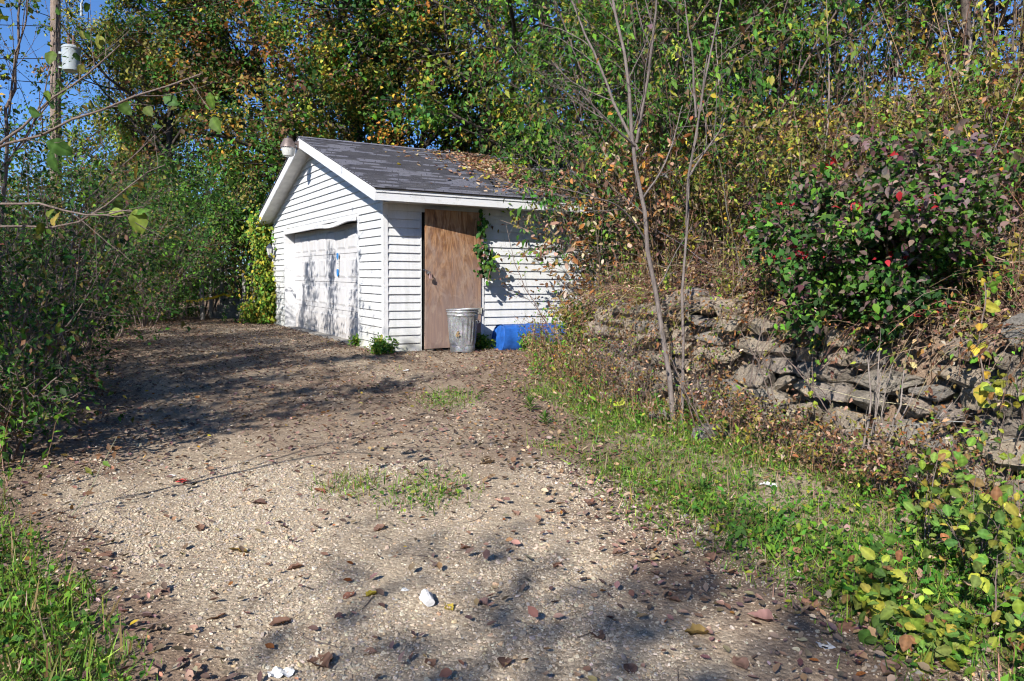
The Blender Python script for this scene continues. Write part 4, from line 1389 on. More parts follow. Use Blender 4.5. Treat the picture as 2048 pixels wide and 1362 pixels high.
SD = 6.95
b1 = at(1343, 712, SD); b1[2] = gh(b1[0], b1[1]) - .05 if gh(b1[0], b1[1]) < .3 else b1[2]
b2 = at(1368, 735, SD - .1)
P_FEW = [(GM, 3), (OL, 2), (PG, 2), (OR, .6), (TA, 1)]
limb_thing('bare_sapling', 'tall grey-barked sapling with bare forking limbs in front of the stone wall', 'sapling', 'bare saplings at the stone wall', [
    ([base(1356, SD - .25), at(1340, 735, SD - .1), at(1325, 650, SD), at(1305, 560, SD), at(1290, 470, SD), at(1278, 380, SD), at(1271, 280, SD), at(1268, 210, SD), at(1250, 110, SD), at(1232, 40, SD), at(1215, -60, SD + .1)], .026, .012),
    ([at(1276, 300, SD), at(1240, 235, SD + .1), at(1208, 150, SD + .2), at(1180, 80, SD + .2), at(1150, 20, SD + .3), at(1120, -60, SD + .3)], .016, .006),
    ([at(1273, 285, SD), at(1290, 190, SD - .1), at(1303, 100, SD - .2), at(1312, 20, SD - .2), at(1320, -50, SD - .2)], .015, .007),
    ([at(1270, 292, SD), at(1225, 250, SD - .2), at(1180, 205, SD - .3), at(1140, 170, SD - .4)], .012, .004),
    ([at(1292, 480, SD), at(1250, 420, SD - .2), at(1200, 395, SD - .4), at(1090, 370, SD - .5)], .010, .003),
    ([at(1283, 400, SD), at(1330, 330, SD + .2), at(1350, 270, SD + .3), at(1365, 210, SD + .3)], .010, .004),
], 8, M_BARKM, 5, [(5, .2, .8, .7, .03), (4, .2, .35, .7, .02)], dict(n=1, L=.07, wr=.55, pal=P_FEW, droop=.4, spread=.02, keep=.28, shape='ovate', t0=.5))
limb_thing('bare_sapling', 'thinner grey sapling standing right of the forked one at the wall', 'sapling', 'bare saplings at the stone wall', [
    ([base(1372, SD - .3), at(1368, 740, SD - .15), at(1362, 640, SD - .15), at(1366, 540, SD - .1), at(1374, 440, SD), at(1380, 340, SD), at(1392, 230, SD), at(1420, 120, SD), at(1448, 10, SD), at(1455, -50, SD)], .015, .007),
    ([at(1374, 360, SD), at(1405, 310, SD), at(1435, 270, SD), at(1450, 235, SD)], .011, .004),
    ([at(1392, 235, SD), at(1385, 120, SD), at(1375, 40, SD), at(1362, -40, SD)], .011, .005),
    ([at(1372, 450, SD), at(1378, 340, SD - .2), at(1400, 230, SD - .3), at(1415, 110, SD - .3)], .010, .004),
], 8, M_BARKM, 6, [(4, .3, .6, .7, .03), (3, .2, .3, .7, .02)], dict(n=1, L=.08, wr=.6, pal=[(GY, 4), (YE, 3), (GB, 2)], droop=.5, spread=.02, keep=.3, shape='ovate', t0=.5))

# slim bare stems standing on the hillside
stems_px = [(1445, 470, 1432, 60, 9.5, .012), (1500, 430, 1508, 20, 10, .014), (1540, 420, 1556, -40, 11, .020), (1600, 380, 1588, 0, 11.5, .03), (1655, 350, 1668, -60, 11, .016),
            (1712, 330, 1700, -60, 10.5, .03), (1775, 330, 1790, -60, 10.5, .016), (1830, 300, 1812, -60, 10, .018), (1885, 260, 1872, -60, 10.5, .028), (1915, 290, 1962, -60, 9.8, .020),
            (1968, 270, 1950, -60, 9.5, .026), (2015, 300, 2034, -60, 9.5, .018), (1620, 420, 1660, 120, 9, .009), (1750, 300, 1722, 60, 9.2, .010), (1470, 520, 1500, 260, 8.6, .008), (1950, 280, 1890, 10, 9.3, .012)]
names_ = ['brown', 'grey', 'pale', 'dark']
for i, (x0, y0, x1, y1, d, r) in enumerate(stems_px):
    a = base(x0, d); top = at(x1, y1, d + .3)
    md = (a * .6 + top * .4) + np.array([(-1) ** i * .07, 0, 0])
    limb_thing('hillside_sapling', 'bare thin sapling on the hillside, number %s from the left' % ['one', 'two', 'three', 'four', 'five', 'six', 'seven', 'eight', 'nine', 'ten', 'eleven', 'twelve', 'thirteen', 'fourteen', 'fifteen', 'sixteen'][sorted(range(16), key=lambda q: stems_px[q][0]).index(i)],
               'sapling', 'bare saplings on the hillside', [([a, md, (md + top) / 2, top], r * 1.15, r * .5)], 6, M_BARKP if i % 3 == 0 else M_BARK, 600 + i, [(6, .3, .55, .6, .05), (3, .2, .25, .6, .0)],
               dict(n=2, L=.06, wr=.6, pal=P_YELLOW, droop=.4, spread=.03, keep=.35, t0=.4))

# ------------------------------------------------------------------ purple and green shrub on the wall top
def purple(pos, C, rng):
    zt = (pos[:, 2] - .7) / 1.5 - (pos[:, 1] - 6.0) * .2
    pr_ = np.clip(.06 + .50 * zt, .04, .55)
    a = rng.random(len(pos)) < pr_
    pc = pick(rng, [((.15, .105, .095), 4), (BU, 1.5), ((.19, .135, .115), 3), ((.11, .085, .06), 4)], len(pos), .25)
    C = np.where(a[:, None], pc, C)
    red = (rng.random(len(pos)) < .5) & (np.sin(pos[:, 0] * 9.1 + 1) * np.sin(pos[:, 2] * 8.3) * np.sin(pos[:, 1] * 7.7) > .72)
    return np.where(red[:, None], np.array(RE) * rng.uniform(.7, 1.2, (len(pos), 1)), C)


pp_ = base(1738, 5.95)
shrub('purple_shrub', 'dense shrub turning from green to burgundy on top of the stone wall', pp_, 1.22, 1.15, 20, [(GM, 5), (GD, 3.5), (GB, 1.5)], 401, .056, 18, 9, 6, .62, None, M_BARKD, 1, .05, .012, .25, 'ovate', t0=.05, lvl2=.38, shade=purple)
P_GOLD = [(OL, 4.5), (GY, 1.6), (YE, .7), (GM, 2.5), (BR, 3), (TA, 1)]
brush = [(1420, 9.3, 1.5, 1.5, P_GOLD, 'green-gold brush right of the bare saplings on the bank'),
         (1530, 8.7, 1.4, 1.4, P_GOLD, 'green-gold brush left of the purple shrub on the bank'),
         (1480, 11.3, 1.4, 1.5, P_GOLD + [(BR, 3)], 'brownish brush higher up behind the bank, left part'),
         (1590, 10.6, 1.1, 1.4, P_DRY + [(GB, 4), (YE, 3)], 'dry yellowish brush behind the top of the purple shrub, left part'),
         (1700, 10.0, 1.0, 1.5, P_GOLD + [(BR, 3)], 'olive brush directly behind the purple shrub'),
         (1810, 9.2, .95, 1.4, P_GOLD + [(YE, 2)], 'yellowish brush behind the right half of the purple shrub'),
         (1915, 7.6, 1.5, 1.5, P_GOLD + [(GB, 3)], 'yellow-green brush right of the purple shrub'),
         (2020, 6.8, 1.4, 1.3, P_GOLD + [(GB, 3), (OR, 1)], 'yellow-green brush with orange leaves at the right edge'),
         (1985, 9.2, .9, 1.4, P_GOLD + [(TA, 2)], 'pale dry brush up the slope near the right edge'),
         (1640, 13.0, 1.2, 1.8, P_YELLOW + [(BR, 3)], 'yellow brush under the hillside trees, left part'),
         (1780, 12.8, 1.2, 1.8, P_YELLOW + [(BR, 3)], 'yellow brush under the hillside trees, middle part'),
         (1930, 13.0, 1.2, 1.8, P_YELLOW + [(BR, 2), (GB, 2)], 'yellow brush under the hillside trees, right part'),
         (1470, 14.0, 2.6, 2.2, P_YELLOW + [(GM, 4)], 'green-yellow brush between thicket and hillside trees'),
         (1370, 10.8, 2.0, 1.5, P_HONEY + [(OL, 4), (BR, 3)], 'leafy green brush directly behind the thinner sapling'),
         (1200, 9.9, .9, 1.0, P_GOLD + [(GB, 3)], 'low leafy brush at the garage end of the stone wall')]
for i, (px, d, h, w, pal, lab) in enumerate(brush):
    shrub('hillside_brush', lab, base(px, d), h, w, 12, pal, 420 + i, .065 if d < 12 else .085, 8, 8, 5, .5, 'brush on the hillside', M_TWIG, .8, .01, .008, .35, t0=.12, lvl2=.36)

for i, (px, d, h, lab) in enumerate([(1215, 8.6, .85, 'dry twiggy weed clump at the garage end of the wall'), (1290, 7.8, .8, 'dry twiggy weed clump left of the sapling foot'), (1410, 6.75, .85, 'dry twiggy weed clump right of the sapling foot'),
                                 (1480, 6.3, .42, 'dry twiggy weed clump below the left wall stones'), (1570, 5.75, .42, 'dry twiggy weed clump below the middle of the wall'), (1665, 5.3, .34, 'dry twiggy weed clump under the purple shrub'),
                                 (1790, 4.75, .42, 'dry twiggy weed clump before the right wall stones'), (1880, 4.45, .5, 'dry twiggy weed clump near the right end of the wall')]):
    p = base(px, d)
    if sdist(p[:1], p[1:2])[0][0] > -.1: p = base(px, d - .4)
    shrub('dry_weed', lab, p, h, h * .9, 12, P_DRY + [(OL, 2), (GB, 1)], 950 + i, .035, 4, 7, 4, .5, 'dry weed clumps at the wall foot', M_TWIG, .6, 0, .0045, .3, cat='weed', lmat=M_DRY, t0=.15, lvl2=.4)

# ------------------------------------------------------------------ undergrowth and litter on the bank
rng = np.random.default_rng(5)


def scatter(n, x0, x1, y0, y1, ok):
    x = rng.uniform(x0, x1, n); y = rng.uniform(y0, y1, n)
    m_ = ok(x, y)
    return x[m_], y[m_]


def in_view(x, y, mg=.06):
    return (np.abs(x / np.maximum(y, .1)) < .70 + mg) & (y > 1.7)


def flat_leaves(x, y, L, pal, jit, shape, tilt=.45, lift=.012):
    n = len(x)
    e = .06
    z = ground_h(x, y)
    gxn = (ground_h(x + e, y) - z) / e; gyn = (ground_h(x, y + e) - z) / e
    gxn, gyn = np.clip(gxn, -1.5, 1.5), np.clip(gyn, -1.5, 1.5)
    nn = nrm(np.stack([-gxn, -gyn, np.ones(n)], -1)) + rng.normal(0, tilt * .5, (n, 3))
    a = rng.uniform(0, 2 * np.pi, n)
    d = np.stack([np.cos(a), np.sin(a), gxn * np.cos(a) + gyn * np.sin(a)], -1)
    d = nrm(d) + rng.normal(0, tilt * .35, (n, 3))
    pos = np.stack([x, y, z + lift + rng.uniform(0, lift, n)], -1)
    return leaf_arrays(pos, d, nn, L, rng.uniform(.45, .75, n), pick(rng, pal, n, jit), shape)


onhill_ = lambda lo, hi: (lambda x, y: (sdist(x, y)[0] > lo) & (sdist(x, y)[0] < hi) & in_view(x, y))
LIT = [((.120, .072, .055), 5), ((.20, .125, .090), 4), ((.075, .045, .036), 4), (TA, 2.5), (PA, 1.2), (RU, 1)]
x, y = scatter(42000, -2, 14, 3, 22, lambda x, y: (sdist(x, y)[0] > .2) & (sdist(x, y)[0] < 11) & in_view(x, y))
q = [flat_leaves(x, y, rng.uniform(.04, .09, len(x)), LIT, .3, 'diamond')]
x, y = scatter(48000, .5, 6, 2.5, 13, onhill_(.12, 1.5))
q.append(flat_leaves(x, y, rng.uniform(.03, .075, len(x)), LIT, .3, 'curl', .9, .03))
V, F, C = cat_meshes(q)
tag(obj('hillside_leaf_litter', mesh_np('hillside_leaf_litter', V, F, M_DRY, C)), 'brown fallen leaves covering the hillside', 'leaf litter', None, 'stuff')

# dry stalks, weeds
def weeds(n_st, okf, box, hmin, hmax, pal, nl, L, stemc, wr=.35, lean=.25, shape='diamond', r=.0035):
    x, y = scatter(n_st, *box, okf)
    n = len(x)
    S = np.stack([x, y, ground_h(x, y) - .02], -1)
    a = rng.uniform(0, 6.28, n); ln = np.abs(rng.normal(0, lean, n))
    D = np.stack([np.cos(a) * ln, np.sin(a) * ln, np.ones(n)], -1)
    P = sprout(rng, S, D, rng.uniform(hmin, hmax, n), 5, .09, -.01)
    V, F = tubes(P, np.full((n, 1), r) * np.linspace(1, .4, 6)[None], 3)
    out = [(V, F, np.repeat(pick(rng, stemc, n, .25), 18, 0))]
    if nl:
        out.append(foliage(rng, P, dict(n=nl, L=L, wr=wr, pal=pal, droop=.2, spread=.02, shape=shape, t0=.15, cohere=.75)))
    return out


STC = [(BR, 3), (TA, 3), (PA, 1.5), ((.16, .12, .09), 3)]
onhill = lambda lo, hi: (lambda x, y: (sdist(x, y)[0] > lo) & (sdist(x, y)[0] < hi) & in_view(x, y))
q = weeds(1500, onhill(.25, 4.5), (0, 10, 3, 15), .25, .95, P_GOLD + [(BR, 4)], 22, .055, STC)
q += weeds(1700, onhill(.2, 8), (0, 12, 3, 18), .3, 1.3, P_DRY, 7, .05, STC, lean=.4)
q += weeds(900, onhill(.25, 3.0), (0, 9, 3, 14), .12, .4, P_WEED, 14, .05, [(GM, 3), (BR, 2)], .5)
q += weeds(4200, onhill(.10, 1.6), (0, 7, 3, 13), .15, .6, P_DRY + [(OL, 3), (GB, 1)], 9, .045, STC, lean=.8)
x, y = scatter(5200, 0, 11, 3, 17, onhill(-.05, 6.0)); n = len(x)
S = np.stack([x, y, ground_h(x, y) + rng.uniform(0, .45, n)], -1)
P = sprout(rng, S, rdir(rng, n) * np.array([1, 1, .6]) + np.array([0, 0, .15]), rng.uniform(.25, 1.1, n), 5, .16, -.06)
V, F = tubes(P, rng.uniform(.0018, .004, (n, 1)) * np.linspace(1, .5, 6)[None], 3)
q.append((V, F, np.repeat(pick(rng, STC + [(PA, 2), ((.30, .26, .23), 2)], n, .25), 18, 0)))
q += weeds(900, onhill(.6, 9), (0, 12, 3, 18), 1.1, 3.0, P_DRY + [(OL, 3), (YE, 2)], 7, .05, [(BR, 2), (TA, 2), ((.20, .17, .15), 3), (PA, 1)], lean=.16, r=.006)
# growth spilling over the wall face
x, y = scatter(5600, .5, 5, 2.4, 11, onhill(.08, .42)); n = len(x)
fx = (sdist(x + .02, y)[0] - sdist(x - .02, y)[0]) / .04; fy = (sdist(x, y + .02)[0] - sdist(x, y - .02)[0]) / .04
S = np.stack([x, y, np.maximum(ground_h(x, y), ground_h(x + fx * .25, y + fy * .25)) + .02], -1)
P = sprout(rng, S, np.stack([-fx, -fy, rng.uniform(.2, 1.0, n)], -1) + rng.normal(0, .35, (n, 3)), rng.uniform(.25, 1.0, n), 6, .14, -.30)
V, F = tubes(P, rng.uniform(.0016, .0035, (n, 1)) * np.linspace(1, .5, 7)[None], 3)
q.append((V, F, np.repeat(pick(rng, STC + [(PA, 2)], n, .25), 21, 0)))
q.append(foliage(rng, P, dict(n=5, L=.04, wr=.5, pal=P_DRY + [(OL, 3), (GB, 1.5), (GY, 1)], droop=.4, spread=.02)))
V, F, C = cat_meshes(q)
tag(obj('undergrowth', mesh_np('undergrowth', V, F, M_DRY, C)), 'tangled dry weeds and stalks on the bank above the stone wall', 'undergrowth', None, 'stuff')

# grass and low weeds between driveway and wall, and at the left foreground
def grass_ok(x, y):
    g = masks(x, y)[1]
    return (rng.random(len(x)) < np.minimum(1, 1.5 * g)) & (sdist(x, y)[0] < .15) & in_view(x, y)


def blades(x, y, Lr, wr, pal, lean=.5):
    n = len(x)
    a = rng.uniform(0, 6.28, n); ln = np.abs(rng.normal(0, lean, n))
    d = np.stack([np.cos(a) * ln, np.sin(a) * ln, np.ones(n)], -1)
    nn = np.stack([np.cos(a), np.sin(a), np.full(n, .3)], -1) + rng.normal(0, .4, (n, 3))
    return leaf_arrays(np.stack([x, y, ground_h(x, y) - .005], -1), d, nn, rng.uniform(*Lr, n), wr, pick(rng, pal, n, .25), 'blade')


GRS = [((.14, .26, .035), 4), ((.21, .31, .05), 3), ((.085, .17, .03), 3), (OL, 1.6), (TA, 1.6), (PA, .6)]
x, y = scatter(190000, -1.5, 4, 1.6, 10.5, grass_ok)
q = [blades(x, y, (.025, .085), .085, GRS, 1.3)]
x, y = scatter(5000, -1, 4, 2.2, 10.2, grass_ok); q.append(blades(x, y, (.08, .20), .04, GRS, 1.0))
x, y = scatter(26000, -1, 4, 1.8, 10, grass_ok)
q.append(flat_leaves(x, y, rng.uniform(.015, .045, len(x)), [(GB, 3), (GM, 4), (GY, 1)], .25, 'ovate', .8, .02))
verge_r = lambda x, y: (x > x_right(y) + .35) & (y < 4.6) & (sdist(x, y)[0] < 0) & in_view(x, y)
q += weeds(900, verge_r, (.4, 4, 1.7, 4.6), .04, .20, [(GB, 4), (GM, 4), (GY, 1.2)], 9, .038, [(GM, 3), (BR, 1)], .5, .5, 'ovate', .002)
V, F, C = cat_meshes(q)
tag(obj('verge_grass', mesh_np('verge_grass', V, F, M_GRASS, C)), 'short green grass between the gravel and the stone wall', 'grass', None, 'stuff')
x, y = scatter(60000, -4.5, -.3, 1.6, 6.0, lambda x, y: (rng.random(len(x)) < masks(x, y)[1]) & in_view(x, y) & (x < x_left(y) + .1))
q = [blades(x, y, (.03, .11), .085, GRS, 1.3)]
m_ = rng.random(len(x)) < .12; q.append(blades(x[m_], y[m_], (.10, .22), .05, GRS, 1.0))
m_ = rng.random(len(x)) < .3; q.append(flat_leaves(x[m_], y[m_], rng.uniform(.02, .05, m_.sum()), [(GB, 3), (GM, 4)], .25, 'ovate', .8, .03))
V, F, C = cat_meshes(q)
tag(obj('roadside_grass', mesh_np('roadside_grass', V, F, M_GRASS, C)), 'tufted green grass at the left edge of the gravel', 'grass', None, 'stuff')

# weeds in front of the wall and along the hedge foot
nearwall = lambda x, y: (sdist(x, y)[0] > -.75) & (sdist(x, y)[0] < .1) & in_view(x, y)
q = weeds(5500, nearwall, (0, 4.5, 2.2, 11.5), .10, .48, P_DRY + [(GB, 1.5), (GM, 1), (OL, 2)], 6, .035, STC, lean=.5, r=.0025)
q += weeds(1300, nearwall, (0, 4.5, 2.2, 11.5), .08, .3, P_WEED, 12, .05, [(GM, 3), (BR, 2)], .45)
endzone = lambda x, y: (np.hypot((x - .95) / .75, (y - 10.2) / 1.9) < 1) & (sdist(x, y)[0] < 1.2)
q += weeds(900, endzone, (0, 2, 8, 12.5), .2, .85, P_DRY + [(GB, 3), (OL, 3)], 12, .045, STC, .4, .4)
V, F, C = cat_meshes(q)
tag(obj('wall_foot_weeds', mesh_np('wall_foot_weeds', V, F, M_DRY, C)), 'dry stalks and weeds in front of the stone wall', 'weeds', None, 'stuff')
hedgefoot = lambda x, y: (x < x_left(y) + .25) & (x > x_left(y) - 2.0) & (y > 4.2) & (y < 19) & in_view(x, y, .1)
q = weeds(1500, hedgefoot, (-13, -1, 4.2, 19), .15, .8, P_LEFT + [(BR, 2), (GB, 2)], 14, .055, STC, .5, .4)
V, F, C = cat_meshes(q)
tag(obj('hedge_foot_weeds', mesh_np('hedge_foot_weeds', V, F, M_LEAF, C)), 'low weeds along the foot of the left hedge', 'weeds', None, 'stuff')
backfoot = lambda x, y: (y > 17.9 + .25 * np.sin(x * 3)) & (x < -5.8) & in_view(x, y, .1) & (np.hypot(x + 7.45, (y - 19.3) * .6) > 1.0)
q = weeds(700, backfoot, (-14, -5.5, 17.6, 21), .15, .7, P_LEFT + [(GB, 2)], 16, .07, STC, .5, .35)
V, F, C = cat_meshes(q)
tag(obj('hedge_back_weeds', mesh_np('hedge_back_weeds', V, F, M_LEAF, C)), 'weeds under the far hedge at the end of the gravel', 'weeds', None, 'stuff')

# leaf litter on the flat ground
def lit_ok(x, y):
    l, g = masks(x, y)
    d = sdist(x, y)[0]
    inside = ((np.stack([x, y], -1) - GO[:2]) @ UV[:2] > -.02) & ((np.stack([x, y], -1) - GO[:2]) @ VV[:2] > -.02) & ((np.stack([x, y], -1) - GO[:2]) @ VV[:2] < 7.7)
    return (rng.random(len(x)) < .012 + .8 * np.maximum(l * np.where(g > .4, .5, 1), .55 * g * (x > 0)) ** 1.05) & (d < .2) & in_view(x, y, .1) & ~inside


LITD = [((.16, .105, .085), 5), ((.22, .145, .115), 4), ((.10, .066, .055), 3), ((.28, .20, .155), 3), (TA, 1.5), (RU, .6), (YE, .1), ((.30, .14, .09), .2)]
x, y = scatter(105000, -10, 4, 1.6, 19, lit_ok)
q = [flat_leaves(x, y, rng.uniform(.016, .052, len(x)), LITD, .3, 'curl', .5, .010)]
x, y = scatter(3800, -.5, 4, 1.6, 11, lit_ok)
q.append(flat_leaves(x, y, rng.uniform(.03, .065, len(x)), [(TA, 4), (PA, 2), ((.20, .13, .095), 5), ((.26, .17, .12), 3)], .25, 'curl', .6, .02))
V, F, C = cat_meshes(q)
tag(obj('leaf_litter', mesh_np('leaf_litter', V, F, M_DRY, C)), 'brown leaf litter strewn along the gravel driveway', 'leaf litter', None, 'stuff')
# fine twigs and bits
x, y = scatter(2600, -8, 3.5, 1.7, 15, lit_ok)
n = len(x); a = rng.uniform(0, 6.28, n); L = rng.uniform(.05, .28, n)
S = np.stack([x, y, ground_h(x, y) + .008], -1); D = np.stack([np.cos(a), np.sin(a), rng.normal(0, .08, n)], -1)
P = sprout(rng, S, D, L, 4, .14, 0); P[:, :, 2] = np.maximum(P[:, :, 2], ground_h(P[:, :, 0].ravel(), P[:, :, 1].ravel()).reshape(n, 5) + .004)
V, F = tubes(P, np.full((n, 1), .0028) * np.linspace(1, .5, 5)[None], 4)
tag(obj('twig_litter', mesh_np('twig_litter', V, [F], M_TWIG)), 'thin broken twigs scattered on the driveway', 'twigs', None, 'stuff')

# leaves on the roof, thickest at the far end
n = 2600
xu = np.clip(rng.beta(2.2, 1.2, n) * 3.9 - .2, -.3, 5.8); xt = rng.uniform(.03, .98, n)
keep = rng.random(n) < np.clip((xu / 3.6) ** 2.6, .03, 1) * (1 - .5 * np.abs(xt - .5))
dense = rng.normal(0, 1, (1500, 2)) * np.array([.42, .20]) + np.array([3.15, .45])
xu = np.concatenate([xu[keep], dense[:, 0]]); xt = np.clip(np.concatenate([xt[keep], dense[:, 1]]), .02, .98)
n = len(xu)
ly = apex - rise * xt; lz = PEAK - rise * xt * SLOPE + .02 + rng.uniform(0, .02, n)
pos = np.stack([xu, ly, lz], -1)
wpos = GO + pos[:, :1] * UV + pos[:, 1:2] * VV + np.array([0, 0, 1.]) * pos[:, 2:3]
rn = nrm(-VV * SLOPE + np.array([0, 0, 1.]))
a = rng.uniform(0, 6.28, n)[:, None]; t1 = UV; t2 = np.cross(rn, UV)
V, F, C = leaf_arrays(wpos, np.cos(a) * t1 + np.sin(a) * t2 + rng.normal(0, .15, (n, 3)), rn + rng.normal(0, .3, (n, 3)), rng.uniform(.05, .10, n), rng.uniform(.5, .8, n), pick(rng, [(TA, 4), (PA, 2), ((.24, .13, .09), 4), (BR, 2), (YE, .5)], n, .25), 'curl')
tag(obj('roof_leaf_litter', mesh_np('roof_leaf_litter', V, [F], M_DRY, C)), 'dry tan leaves lying on the garage shingles', 'leaf litter', None, 'stuff')

# ------------------------------------------------------------------ gravel: crushed limestone pebbles, instanced on points
def pebble_mat():
    m, nt, bs = newmat('pebble')
    a = N(nt, 'ShaderNodeAttribute', attribute_name='Col', attribute_type='INSTANCER')
    n = noise(nt, 90, 2, .6, coords(nt))
    nt.links.new(mix(nt, .6, a.outputs['Color'], ramp(nt, n, [(.3, (.6, .6, .6)), (.7, (1.3, 1.3, 1.3))]), 'MULTIPLY'), bs.inputs['Base Color'])
    bs.inputs['Roughness'].default_value = .9
    bs.inputs['Specular IOR Level'].default_value = .15
    return m


def gravel(name, x, y, size, C, mat, seed):
    r = np.random.default_rng(seed)
    n = len(x)
    me = bpy.data.meshes.new(name)
    z = ground_h(x, y) + size * r.uniform(-.35, .25, n)
    me.vertices.add(n); me.vertices.foreach_set('co', np.stack([x, y, z], -1).astype(np.float32).ravel())
    for nm, arr in (('rot', r.uniform(0, 6.28, (n, 3)) * np.array([.12, .12, 1])), ('scl', size[:, None] * np.stack([r.uniform(.75, 1.3, n), r.uniform(.75, 1.2, n), r.uniform(.45, .8, n)], -1))):
        at_ = me.attributes.new(nm, 'FLOAT_VECTOR', 'POINT'); at_.data.foreach_set('vector', arr.astype(np.float32).ravel())
    ca = me.attributes.new('Col', 'FLOAT_COLOR', 'POINT')
    ca.data.foreach_set('color', np.concatenate([C, np.ones((n, 1))], 1).astype(np.float32).ravel())
    o = obj(name, me)
    ng = bpy.data.node_groups.new(name, 'GeometryNodeTree')
    ng.interface.new_socket('Geometry', in_out='INPUT', socket_type='NodeSocketGeometry')
    ng.interface.new_socket('Geometry', in_out='OUTPUT', socket_type='NodeSocketGeometry')
    gi = ng.nodes.new('NodeGroupInput'); go = ng.nodes.new('NodeGroupOutput')
    ico = ng.nodes.new('GeometryNodeMeshIcoSphere'); ico.inputs['Radius'].default_value = 1; ico.inputs['Subdivisions'].default_value = 2
    sp = ng.nodes.new('GeometryNodeSetPosition'); nz = ng.nodes.new('ShaderNodeTexNoise'); nz.inputs['Scale'].default_value = .9 + .3 * seed; nz.inputs['Detail'].default_value = 1
    sub = ng.nodes.new('ShaderNodeVectorMath'); sub.operation = 'SUBTRACT'; sub.inputs[1].default_value = (.5, .5, .5)
    scv = ng.nodes.new('ShaderNodeVectorMath'); scv.operation = 'SCALE'; scv.inputs['Scale'].default_value = 1.5
    ng.links.new(nz.outputs[1], sub.inputs[0]); ng.links.new(sub.outputs[0], scv.inputs[0]); ng.links.new(scv.outputs[0], sp.inputs['Offset'])
    ng.links.new(ico.outputs[0], sp.inputs[0])
    sm = ng.nodes.new('GeometryNodeSetMaterial'); sm.inputs['Material'].default_value = mat
    ng.links.new(sp.outputs[0], sm.inputs[0])
    iop = ng.nodes.new('GeometryNodeInstanceOnPoints')
    ng.links.new(gi.outputs[0], iop.inputs['Points']); ng.links.new(sm.outputs[0], iop.inputs['Instance'])
    for nm, sk in (('rot', 'Rotation'), ('scl', 'Scale')):
        na = ng.nodes.new('GeometryNodeInputNamedAttribute'); na.data_type = 'FLOAT_VECTOR'; na.inputs['Name'].default_value = nm
        ng.links.new(na.outputs[0], iop.inputs[sk])
    ng.links.new(iop.outputs[0], go.inputs[0])
    md = o.modifiers.new('gravel', 'NODES'); md.node_group = ng
    me.materials.append(mat)
    return o


M_PEB = pebble_mat()
PEB = [((.42, .35, .26), 6), ((.48, .405, .305), 5), ((.36, .315, .26), 3.5), ((.28, .25, .225), 2.2), ((.55, .485, .39), 1.2), ((.43, .32, .21), 2)]
rng = np.random.default_rng(91)


def peb_ok(x, y):
    l, g = masks(x, y)
    dens = np.clip(.85 - .75 * l, .12, 1) * (1 - .6 * g) * np.clip(.55 + .9 * wob(x * 1.1 + 2, y * .8, 1.3), .18, 1)
    return (rng.random(len(x)) < dens) & in_view(x, y, .05) & (sdist(x, y)[0] < 0) & (x > x_left(y) - .6) & (x < x_right(y) + .5)


x, y = scatter(290000, -3.6, 2.6, 1.75, 5.4, peb_ok)
sz = np.exp(rng.normal(math.log(.0038), .48, len(x))).clip(.002, .015)
tag(gravel('gravel', x, y, sz, pick(rng, PEB, len(x), .13, .03), M_PEB, 1), 'pale crushed limestone gravel on the near driveway', 'gravel', None, 'stuff')
x, y = scatter(70000, -9, 1.2, 5.2, 18, lambda x, y: peb_ok(x, y) & (rng.random(len(x)) < np.clip(9 / y, 0, 1)))
sz = np.exp(rng.normal(math.log(.0062), .40, len(x))).clip(.005, .028)
tag(gravel('far_gravel', x, y, sz, pick(rng, PEB, len(x), .13, .03), M_PEB, 2), 'pale crushed limestone gravel in front of the garage', 'gravel', None, 'stuff')

# ------------------------------------------------------------------ young mulberry at the left edge, arching branch with big leaves
MUL = [((.075, .135, .022), 4), ((.05, .095, .02), 3), ((.16, .19, .035), 2), (OL, 1)]
limb_thing('mulberry_sapling', 'young mulberry at the left edge with a long arching branch and big leaves', 'sapling', None, [
    ([(-3.2, 3.5, gh(-3.2, 3.5)), (-3.0, 3.4, .6), (-2.75, 3.3, 1.25), at(-60, 300, 3.25), at(40, 270, 3.2), at(130, 255, 3.15), at(230, 215, 3.1), at(310, 180, 3.05), at(402, 148, 3.0)], .008, .003),
    ([(-2.75, 3.3, 1.25), at(-40, 330, 3.6), at(60, 230, 3.7), at(150, 170, 3.8), at(240, 90, 3.9)], .010, .003),
    ([(-3.0, 3.4, .6), at(-80, 420, 3.4), at(60, 400, 3.4), at(180, 435, 3.3), at(290, 425, 3.3)], .008, .003),
    ([(-2.9, 3.35, .9), at(-80, 480, 3.7), at(20, 440, 3.8), at(130, 470, 3.8), at(260, 370, 3.9), at(330, 330, 4.0)], .008, .003),
], 6, M_TWIG, 8, [(6, .45, .28, .8, .02)], dict(n=2, L=.068, wr=.72, pal=MUL, droop=.8, spread=.02, keep=.8, shape='fine', t0=.3))
